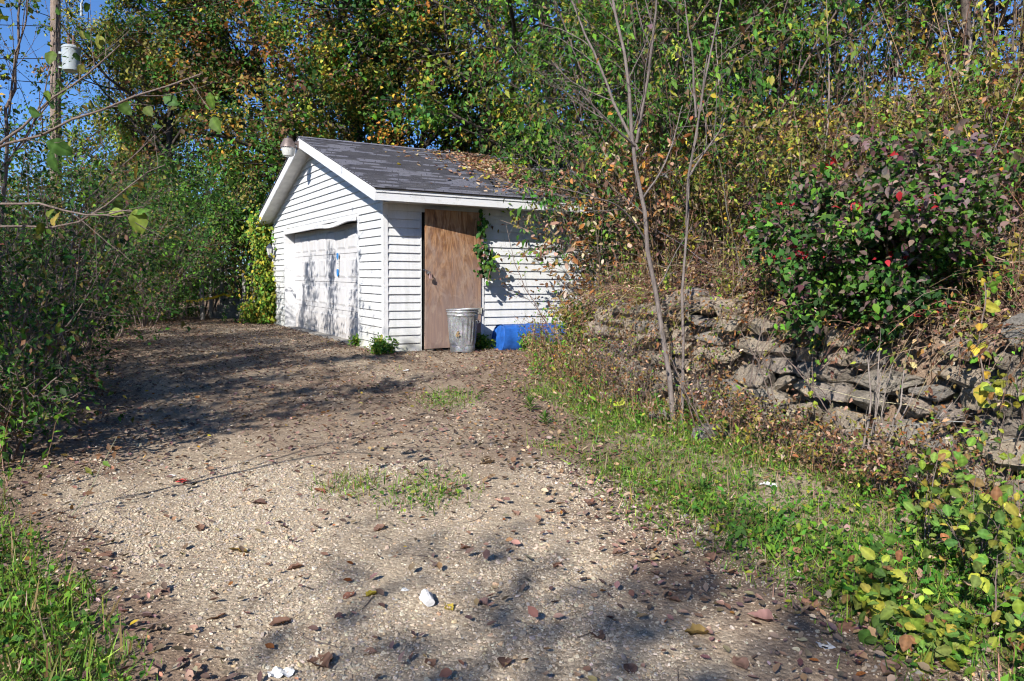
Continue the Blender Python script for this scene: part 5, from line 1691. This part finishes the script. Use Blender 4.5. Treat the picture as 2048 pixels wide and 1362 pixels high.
limb_thing('slim_sapling', 'bare-twigged slim sapling left of the utility pole', 'sapling', None, [
    ([base(-20, 7.6), at(5, 330, 7.6), at(22, 200, 7.6), at(38, 80, 7.6), at(45, -60, 7.6)], .022, .008),
    ([at(18, 230, 7.6), at(30, 110, 7.5), at(55, 40, 7.5), at(60, -40, 7.5)], .011, .005),
    ([at(5, 330, 7.6), at(40, 300, 7.4), at(95, 180, 7.2), at(110, 60, 7.1)], .009, .004),
    ([at(0, 360, 7.6), at(60, 250, 7.8), at(150, 150, 8.0), at(260, 60, 8.2)], .011, .003),
    ([base(60, 7.8), at(150, 430, 7.9), at(230, 350, 8.0), at(330, 250, 8.1)], .011, .003),
    ([base(60, 7.8), at(180, 480, 7.8), at(270, 400, 7.7), at(300, 330, 7.7)], .009, .003),
], 6, M_TWIG, 9, [(7, .2, .7, .6, .04), (3, .2, .3, .6, .0)], dict(n=2, L=.06, wr=.65, pal=MUL, droop=.6, spread=.03, keep=.55, shape='fine', t0=.3))

# ------------------------------------------------------------------ vines on the garage
def vine(name, label, cen, sig, n, L, pal, seed, parent_axes=None, stempts=None, wr=.7, flat=None, shape='fine', cat='vine'):
    r = np.random.default_rng(seed)
    cen = np.asarray(cen, float)
    k = r.integers(0, len(cen), n)
    pos = cen[k] + r.normal(0, 1, (n, 3)) * np.asarray(sig)[k][:, None] * np.array([1, 1, 1.25])
    if flat is not None: pos = flat(pos, r)
    d = rdir(r, n) * .7 + np.array([-.1, -.35, -.7]); nn = rdir(r, n) * .6 + np.array([-.35, -.8, .55])
    root = empty(name, cen[0], label, cat)
    V, F, C = leaf_arrays(pos, d, nn, L * np.exp(r.normal(0, .25, n)), wr, pick(r, pal, n, .25), shape)
    obj('foliage', mesh_np('foliage', V - cen[0], [F], M_LEAF, C), root)
    m = MB()
    for pts, rad in stempts:
        m.tube(np.array(pts) - cen[0], rad, 5)
    m.build('stem', M_TWIG, root, True)
    return root


def G(u_, v_, z_):
    return GO + UV * u_ + VV * v_ + np.array([0, 0, z_])


cs = [G(-.15, 7.75, z) for z in np.linspace(.15, 2.25, 12)] + [G(-.12, 7.55 - .1 * math.sin(z * 3), z) for z in np.linspace(.3, 1.1, 5)] + [G(-.25, 7.85, 2.3), G(-.3, 7.7, 2.35), G(-.1, 7.9, 1.9)] + [G(-.4, 7.9 + .2 * i, .25) for i in range(3)]
sg = [.14 + .05 * (i % 3) for i in range(12)] + [.10] * 5 + [.16, .14, .14] + [.14, .14, .12]
vine('corner_vine', 'bright yellow-green vine climbing the far corner of the gable wall', cs, sg, 3000, .085, [(GY, 5), (GB, 4), (YE, 1.6), (GM, 2)], 61,
     stempts=[([G(-.1, 7.75, 0), G(-.08, 7.7, .8), G(-.08, 7.72, 1.6), G(-.2, 7.75, 2.3)], .012)], shape='ovate')
dv = [G(1.60, -.12, z) for z in (2.14, 2.02, 1.94)]
vine('door_vine', 'small green vine tuft at the top right of the plywood door', dv, [.055, .055, .04], 42, .07, [(GM, 4), (GD, 3), (GB, 1)], 62, stempts=[([G(1.66, -.05, 2.2), G(1.62, -.1, 2.1), G(1.6, -.14, 1.95)], .005)])
dv = [G(1.58, -.26, z) for z in (1.66, 1.60, 1.52, 1.45, 1.38, 1.30, 1.22)] + [G(1.45, -.27, 1.6), G(1.70, -.28, 1.58), G(1.68, -.26, 1.40)]
vine('door_vine', 'hanging vine sprig with reddish tips beside the door hinges', dv, [.055, .06, .06, .06, .06, .05, .04, .05, .05, .05], 120, .08, [(GM, 4), (GD, 3), (GB, 1.5), ((.20, .10, .08), 2.2), (BR, 1)], 63,
     stempts=[([G(1.66, -.04, 1.72), G(1.62, -.22, 1.70), G(1.58, -.28, 1.5), G(1.60, -.26, 1.2)], .006)])

# yellow-leaved runners hanging over the stone wall
for i, (px0, py0, px1, py1, d0, lab) in enumerate([(1640, 520, 1622, 795, 5.9, 'slender pale vine with small yellow leaves hanging down the wall'),
                                                   (1960, 560, 1955, 790, 4.75, 'pale cane with yellow-green leaves over the wall near the right edge')]):
    a, b = at(px0, py0, d0), at(px1, py1, d0 - .25)
    pts = [a + (b - a) * t + np.array([.03 * math.sin(t * 7 + i), -.05 * math.sin(t * 3), 0]) for t in np.linspace(0, 1, 10)]
    vine('hanging_vine', lab, pts, [.03] * 10, 34 if i == 0 else 26, .04 if i == 0 else .06, [(GY, 4), (YE, 2), (GB, 2)], 64 + i, stempts=[(pts, .005)])

# ------------------------------------------------------------------ right foreground: brambles, goldenrod rosettes, weeds
BRM = [((.21, .23, .03), 4), ((.13, .20, .035), 5), ((.33, .27, .05), 1.5), ((.08, .15, .03), 5), ((.25, .13, .05), .8)]


def bramble(label, p, h, w, seed, pal=BRM, n=4, L=.052):
    return shrub('bramble', label, p, h, w, n, pal, seed, L, 3, 5, 3, .68, 'brambles at the right edge', M_TWIG, .85, .03, .006, .35, 'fine', cat='bramble', t0=.15, lvl2=.30, cohere=.5)


bram = [(1880, 3.9, .62, .62, 'yellow-green bramble in front of the right part of the wall', 801), (1990, 3.5, .60, .6, 'larger-leaved yellow-green bramble at the right edge', 802),
        (1790, 3.15, .26, .3, 'low green bramble at the grass edge', 803), (2045, 2.9, .40, .4, 'dark green bramble in the lower right corner', 804),
        (1900, 2.75, .22, .3, 'low leafy bramble near the bottom right of the grass', 805), (2030, 4.6, .95, .8, 'tall bramble with hanging leaves at the right edge of the wall', 806)]
for px, d, h, w, lab, sd in bram:
    bramble(lab, base(px, d), h * .85, w * .8, sd)


def rosette(label, p, R, n, seed, pal, name='goldenrod_plant', h=.18):
    r = np.random.default_rng(seed)
    k = np.arange(n); a = k * 2.4 + r.uniform(-.2, .2, n); el = np.linspace(.15, 1.25, n) + r.normal(0, .08, n)
    d = np.stack([np.cos(a) * np.cos(el), np.sin(a) * np.cos(el), np.sin(el)], -1)
    nn = np.stack([-np.cos(a) * np.sin(el), -np.sin(a) * np.sin(el), np.cos(el)], -1)
    zz = h * np.linspace(.35, 1, n)
    pos = np.zeros((n, 3)) + np.stack([np.zeros(n), np.zeros(n), zz], -1)
    root = empty(name, p, label, 'plant', 'leafy rosette plants in the verge')
    V, F, C = leaf_arrays(pos, d, nn, R * np.linspace(1.0, .75, n) * r.uniform(.8, 1.15, n), .20, pick(r, pal, n, .15), 'fine')
    obj('foliage', mesh_np('foliage', V, [F], M_LEAF, C), root)
    m = MB(); m.tube([(0, 0, -.02), (.01, 0, h * .5), (0, 0, h)], .005, 5); m.build('stem', MATS['grass_stem'], root, True)


MATS['grass_stem'] = simple('grass_stem', (.12, .15, .04), .6)
ROS = [((.08, .16, .03), 4), ((.055, .12, .025), 3), ((.13, .20, .04), 2)]
for i, (px, py, R, n, h, lab) in enumerate([(1955, 1100, .16, 34, .22, 'large green spiky rosette plant low at the right edge'), (1645, 1112, .10, 22, .06, 'small flat rosette plant at the gravel edge'),
                                            (1895, 950, .13, 28, .30, 'green rosette plant among the yellow bramble leaves'), (1848, 905, .12, 26, .26, 'green rosette plant right below the wall'),
                                            (1700, 830, .10, 24, .16, 'dark green spiky plant at the foot of the wall'), (1405, 985, .11, 20, .05, 'low broad rosette in the grass left of the wall foot'),
                                            (1500, 990, .09, 14, .12, 'small yellowish upright plant in the grass'), (1380, 850, .12, 26, .2, 'leafy green plant below the bare sapling'),
                                            (1820, 1000, .11, 24, .2, 'rosette plant half hidden by bramble'), (1060, 825, .11, 26, .12, 'bright green leafy plant at the edge of the gravel'),
                                            (1090, 850, .10, 24, .08, 'second bright green leafy plant at the edge of the gravel')]):
    rosette(lab, gp(px, py) - np.array([0, 0, .01]), R, n, 830 + i, ROS, h=h)
# weeds at the garage corner
for i, (px, py, s, lab) in enumerate([(752, 708, .26, 'bushy green weed at the near corner of the garage'), (724, 692, .16, 'small green weed at the right jamb of the garage door'), (965, 698, .2, 'thin weed beside the trash can'), (1060, 702, .22, 'green weeds in front of the blue tub')]):
    shrub('corner_weed', lab, gp(px, py), s, s * 1.5, 12, [(GM, 3), (GB, 4), (GY, 1)], 850 + i, .05, 5, 5, 3, .5, 'weeds at the garage foot', MATS['grass_stem'], .9, 0, .003, .2, cat='weed', t0=.1)
# bare brown weed stalks leaning in front of the side wall
limb_thing('leaning_weed', 'tall brown branching weed stalk leaning in front of the white siding', 'weed', None, [
    ([gp(1165, 745), at(1115, 680, 9.9), at(1080, 625, 10.1), at(1040, 560, 10.3), at(1025, 510, 10.4), at(1012, 448, 10.5)], .011, .003),
    ([at(1090, 640, 10), at(1060, 600, 10), at(1030, 585, 10), at(1010, 575, 10)], .005, .002),
    ([at(1100, 660, 10), at(1110, 610, 10), at(1130, 590, 10), at(1150, 600, 10)], .005, .002)], 6, M_TWIG, 21, [(6, .1, .35, .7, .05), (3, .2, .14, .7, .0)],
    dict(n=3, L=.05, wr=.5, pal=P_DRY + [(GM, 3), (OL, 2)], droop=.5, spread=.02, keep=.6, t0=.3, shape='curl'), M_DRY)
dstalks = [(1395, 935, 1330, 690, 6.2, 'dark leaning stalks below the bare saplings'), (1430, 960, 1360, 760, 6.0, 'second bunch of dark stalks below the saplings'), (1725, 900, 1735, 715, 4.95, 'thick pale dead stalk against the wall stones'),
           (1752, 905, 1760, 700, 5.0, 'second thick dead stalk against the wall stones'), (1765, 890, 1808, 740, 4.9, 'pale leaning stick against the wall'), (1850, 870, 1905, 805, 4.6, 'thin white twig at the right of the wall'),
           (1540, 800, 1480, 660, 5.7, 'brown stick leaning on the upper wall stones'), (1500, 770, 1530, 640, 5.8, 'grey stick leaning on the wall left of the dark gap'), (1690, 880, 1560, 700, 5.3, 'long curved bramble cane across the stones')]
for i, (x0, y0, x1, y1, d, lab) in enumerate(dstalks):
    a = at(x0, y0, d); a[2] = max(a[2], gh(a[0], a[1]) - .02) if gh(a[0], a[1]) < .3 else a[2]; b = at(x1, y1, d + .05)
    md = (a + b) / 2 + np.array([.03 * (-1) ** i, -.03, 0])
    limb_thing('dead_stalk', lab, 'stalk', 'dead stalks against the stone wall', [([a, md, b], .009 if 2 <= i < 5 else .006, .004), ([a + [.03, 0, 0], md + [.05, 0, .02], b + [.09, 0, -.1]], .005, .003)], 5,
               M_BARKP if i in (2, 3, 4, 5) else M_TWIG, 900 + i, [(4, .2, .2, .5, .05)] if i != 4 else None, None)

# ------------------------------------------------------------------ wooden steps, taped off, beyond the hedge opening
sp_ = at(452, 600, 20.0); sz0 = gh(sp_[0], sp_[1])
steps = empty('wooden_steps', (sp_[0], sp_[1], sz0), 'weathered wooden steps with handrail behind the hedge opening', 'steps')
for i in range(3):
    m = MB(); m.box(-.35, .45, .25 * i, .25 * i + .27, .17 * (i + 1) - .04, .17 * (i + 1)); m.build('tread', M_GREYW, steps)
    m = MB(); m.box(-.35, .45, .25 * i + .02, .25 * i + .045, .17 * i, .17 * (i + 1) - .041); m.build('riser', M_GREYW, steps)
for (xx, yy) in ((-.40, .0), (.50, .0), (-.40, .75), (.50, .75)):
    m = MB(); m.box(xx - .04, xx + .04, yy - .04, yy + .04, -.05, 1.15 + yy * .4); m.build('post', M_GREYW, steps)
for xx in (-.40, .50):
    m = MB(); m.hexa([(xx - .03, -.1, 1.10), (xx + .03, -.1, 1.10), (xx + .03, .85, 1.48), (xx - .03, .85, 1.48), (xx - .03, -.1, 1.19), (xx + .03, -.1, 1.19), (xx + .03, .85, 1.57), (xx - .03, .85, 1.57)]); m.build('handrail', M_GREYW, steps)
fp = at(405, 600, 19.2)
m = MB(); m.tube([(fp[0], fp[1], gh(fp[0], fp[1])), (fp[0] - .02, fp[1], .8), (fp[0] + .01, fp[1], 1.5)], .055, 7)
tag(m.build('fence_post', M_GREYW, None, True), 'thin grey wooden post at the hedge opening', 'post')
ends = [at(372, 602, 18.9), at(405, 598, 19.1), at(448, 588, 19.85), at(462, 590, 19.95)]
m = MB()
for i in range(3):
    a, b = ends[i], ends[i + 1]
    for k in range(6):
        p0, p1 = a + (b - a) * k / 6, a + (b - a) * (k + 1) / 6
        s0, s1 = .03 * math.sin(math.pi * k / 6), .03 * math.sin(math.pi * (k + 1) / 6)
        m.poly([p0 + [0, 0, -s0 - .03], p1 + [0, 0, -s1 - .03], p1 + [0, 0, -s1 + .03], p0 + [0, 0, -s0 + .03]], [(0, 1, 2, 3)])
tag(m.build('barrier_tape', M_YTAPE), 'yellow barrier tape strung across the hedge opening', 'tape')

# ------------------------------------------------------------------ rubbish and single leaves on the driveway
p = gp(873, 1225)
m = MB(); nn_ = 14
m.lathe([(.030, .0), (.034, .03), (.037, .07), (.040, .10), (.037, .101), (.033, .05), (.028, .005)], nn_, rad=lambda r, a, z: r * (1 + .22 * math.sin(3 * a + 9 * z) * (z + .02) * 8))
o = m.build('paper_cup', M_PAPER, None); o.location = (p[0] - .03, p[1] + .02, p[2] + .034); o.rotation_euler = (math.radians(-82), .1, math.radians(25)); o.scale = (.75, .62, .7)
tag(o, 'crumpled white paper cup lying on the gravel', 'cup')
p = gp(562, 1352)
m = MB(); r = random.Random(8); vs = []
for i in range(9):
    for j in range(7):
        vs.append(((i - 4) * .016 * (1 - .1 * abs(j - 3)), (j - 3) * .013, .012 + .012 * r.random() + .008 * math.sin(i * 1.3 + j)))
m.poly(vs, [(i * 7 + j, (i + 1) * 7 + j, (i + 1) * 7 + j + 1, i * 7 + j + 1) for i in range(8) for j in range(6)])
o = m.build('plastic_scrap', M_PAPER); o.scale = (.8, .8, .6); o.location = (p[0], p[1], p[2] + .004); tag(o, 'crumpled white plastic scrap at the bottom edge of the gravel', 'litter')
for i, (px, py, s, mt, lab) in enumerate([(811, 1182, .018, M_PAPER, 'tiny white chip on the gravel behind the paper cup'), (365, 965, .035, M_RED, 'red plastic scrap in the leaves on the left'), (345, 953, .022, M_PAPER, 'white scrap beside the red plastic scrap'),
                                          (1538, 975, .05, M_PAPER, 'torn white scrap of paper in the grass'), (813, 743, .045, M_PAPER, 'small white lump on the ground before the trash can'), (1650, 1295, .03, M_PAPER, 'white paper shred on the gravel near the right leaves')]):
    p = gp(px, py); m = MB(); r = random.Random(40 + i); vs = []
    for a in range(5):
        for b in range(5):
            vs.append(((a - 2) * s * .5 + r.uniform(-1, 1) * s * .12, (b - 2) * s * .4 + r.uniform(-1, 1) * s * .1, s * (.15 + .45 * r.random())))
    m.poly(vs, [(a * 5 + b, a * 5 + 5 + b, a * 5 + 6 + b, a * 5 + 1 + b) for a in range(4) for b in range(4)])
    o = m.build('litter_scrap', mt); o.location = p; o.rotation_euler = (0, 0, r.uniform(0, 6)); tag(o, lab, 'litter')


def leaf_thing(px, py, L, c, label, group, seed):
    r = np.random.default_rng(seed); p = gp(px, py)
    ns = 8; w = r.uniform(.30, .42); cu = r.uniform(.10, .30); vs, C = [], []
    t = np.linspace(0, 1, ns + 1)
    prof_ = np.sin(np.pi * np.clip(t * .96 + .02, 0, 1) ** .85) * w * (1 + .10 * r.normal(size=ns + 1))
    for i in range(ns + 1):
        for s in (-1, -.5, 0, .5, 1):
            vs.append((s * prof_[i] * L, (t[i] - .5) * L, L * (cu * abs(s) ** 1.5 * prof_[i] / w + .22 * cu * (t[i] * 2 - 1) ** 2 + .03 * r.normal())))
            C.append(np.array(c) * (1 + .18 * r.normal()) * (.8 if s == 0 else 1))
    F = [(i * 5 + j, i * 5 + j + 1, i * 5 + 6 + j, i * 5 + 5 + j) for i in range(ns) for j in range(4)]
    V = np.array(vs)
    st = np.linspace(0, 1, 4)
    sv, sf = tubes(np.stack([np.zeros(4), -.5 * L - st * L * .35, L * .05 + .1 * L * st ** 2], -1)[None], np.full((1, 4), .0012), 4)
    C = np.concatenate([np.clip(C, 0, .9), np.tile(np.array(c)[None] * .6, (len(sv), 1))])
    o = obj('fallen_leaf', mesh_np('fallen_leaf', np.concatenate([V, sv]), [np.array(F), sf + len(V)], M_DRY, C, True))
    o.location = (p[0], p[1], p[2] + .008); o.rotation_euler = (r.normal(0, .15), r.normal(0, .15), r.uniform(0, 6.28))
    tag(o, label, 'leaf', group)


single = [(745, 1192, .07, (.42, .33, .05), 'yellow fallen leaf on the gravel left of the paper cup'), (697, 1195, .07, (.26, .12, .08), 'reddish-brown fallen leaf beside the yellow one'), (900, 1220, .06, (.40, .30, .05), 'yellow fallen leaf right of the paper cup'),
          (640, 985, .10, (.36, .14, .09), 'orange-red leaf on the gravel by the grass patch'), (475, 1105, .12, (.28, .19, .06), 'long tan-yellow leaf on the gravel left of the middle'), (1395, 1272, .11, (.25, .17, .06), 'olive-tan leaf in the shade at the bottom right of the gravel'),
          (1520, 1240, .12, (.27, .15, .13), 'large dusky pink leaf on the gravel at the right'), (965, 1210, .08, (.24, .15, .13), 'mauve-brown leaf right of the paper cup'), (975, 928, .12, (.36, .27, .19), 'pale tan leaf at the far grass edge of the gravel'),
          (640, 1330, .14, (.20, .115, .08), 'large curled brown leaf near the bottom edge left of centre'), (1115, 1135, .07, (.26, .13, .08), 'reddish leaf by a twig in the middle of the gravel'), (1625, 942, .15, (.45, .33, .18), 'broad pale yellow leaf in the grass below the wall')]
for i, (px, py, L, c, lab) in enumerate(single):
    leaf_thing(px, py, L, c, lab, None, 1000 + i)
rl = random.Random(77)
gl = [(120, 1195, 'leaf in the grass at the left edge, upper of two'), (125, 1240, 'leaf in the grass at the left edge, lower of two'), (210, 1115, 'leaf at the top of the left grass tuft'), (1030, 1030, 'brown leaf in the middle of the gravel, far side'),
      (1195, 1275, 'brown leaf between paper cup and the right verge'), (1310, 1150, 'brown leaf on the gravel near the verge corner'), (1420, 1120, 'brown leaf on the very edge of the verge'), (560, 1250, 'brown leaf left above the white plastic scrap'),
      (520, 1010, 'brown leaf on the left half of the gravel, far side'), (860, 1330, 'brown leaf straight below the paper cup'), (1010, 1330, 'brown leaf below and right of the paper cup'), (1260, 1345, 'brown leaf at the bottom edge right of centre'),
      (740, 1310, 'brown leaf between white plastic scrap and paper cup'), (430, 1240, 'brown leaf left of the white plastic scrap'), (590, 1140, 'brown leaf right of the long tan-yellow leaf'), (1350, 1205, 'brown leaf above the olive-tan leaf'),
      (1180, 1010, 'brown leaf where gravel meets verge, far side'), (1090, 985, 'small brown leaf in the far middle of the gravel'), (1240, 1110, 'brown leaf right of the reddish leaf'), (930, 1100, 'brown leaf above the paper cup'),
      (760, 1060, 'brown leaf below the grass patch'), (400, 1060, 'brown leaf above the long tan-yellow leaf'), (330, 1190, 'brown leaf beside the left grass'), (1480, 1330, 'brown leaf at the bottom right of the gravel')]
for i, (px, py, lab) in enumerate(gl):
    leaf_thing(px, py, rl.uniform(.055, .10), rl.choice([(.20, .115, .08), (.15, .09, .07), (.25, .15, .11)]), 'curled ' + lab, 'curled brown leaves on the gravel', 1100 + i)
gl = [(1490, 1075, 'in the grass above the small rosette'), (1530, 1130, 'left of the small flat rosette'), (1600, 1150, 'just below the small flat rosette'), (1560, 1110, 'touching the left of the small rosette'), (1690, 1260, 'on soil left of the low bramble'),
      (1740, 1280, 'on soil below the low bramble'), (1800, 1300, 'under the lowest bramble leaves'), (1500, 1150, 'on the verge edge beside the gravel'), (1440, 1040, 'in the middle of the grass verge'), (1380, 1010, 'beside the low broad rosette'),
      (1330, 1030, 'on the gravel side of the broad rosette'), (1280, 990, 'at the far narrow end of the verge edge'), (1620, 1215, 'between gravel and low bramble'), (1560, 1085, 'in the grass behind the small rosette'), (1720, 1055, 'in grass in front of the brambles'),
      (1660, 1085, 'right of the small flat rosette'), (1790, 1255, 'at the left foot of the bottom bramble'), (1780, 1345, 'at the bottom edge below the brambles'), (1850, 1330, 'in the bottom right corner below the brambles')]
for i, (px, py, lab) in enumerate(gl):
    leaf_thing(px, py, rl.uniform(.06, .115), rl.choice([(.30, .18, .13), (.24, .13, .09), (.36, .26, .18)]), 'dry leaf lying ' + lab, 'dry leaves on the verge', 1200 + i)
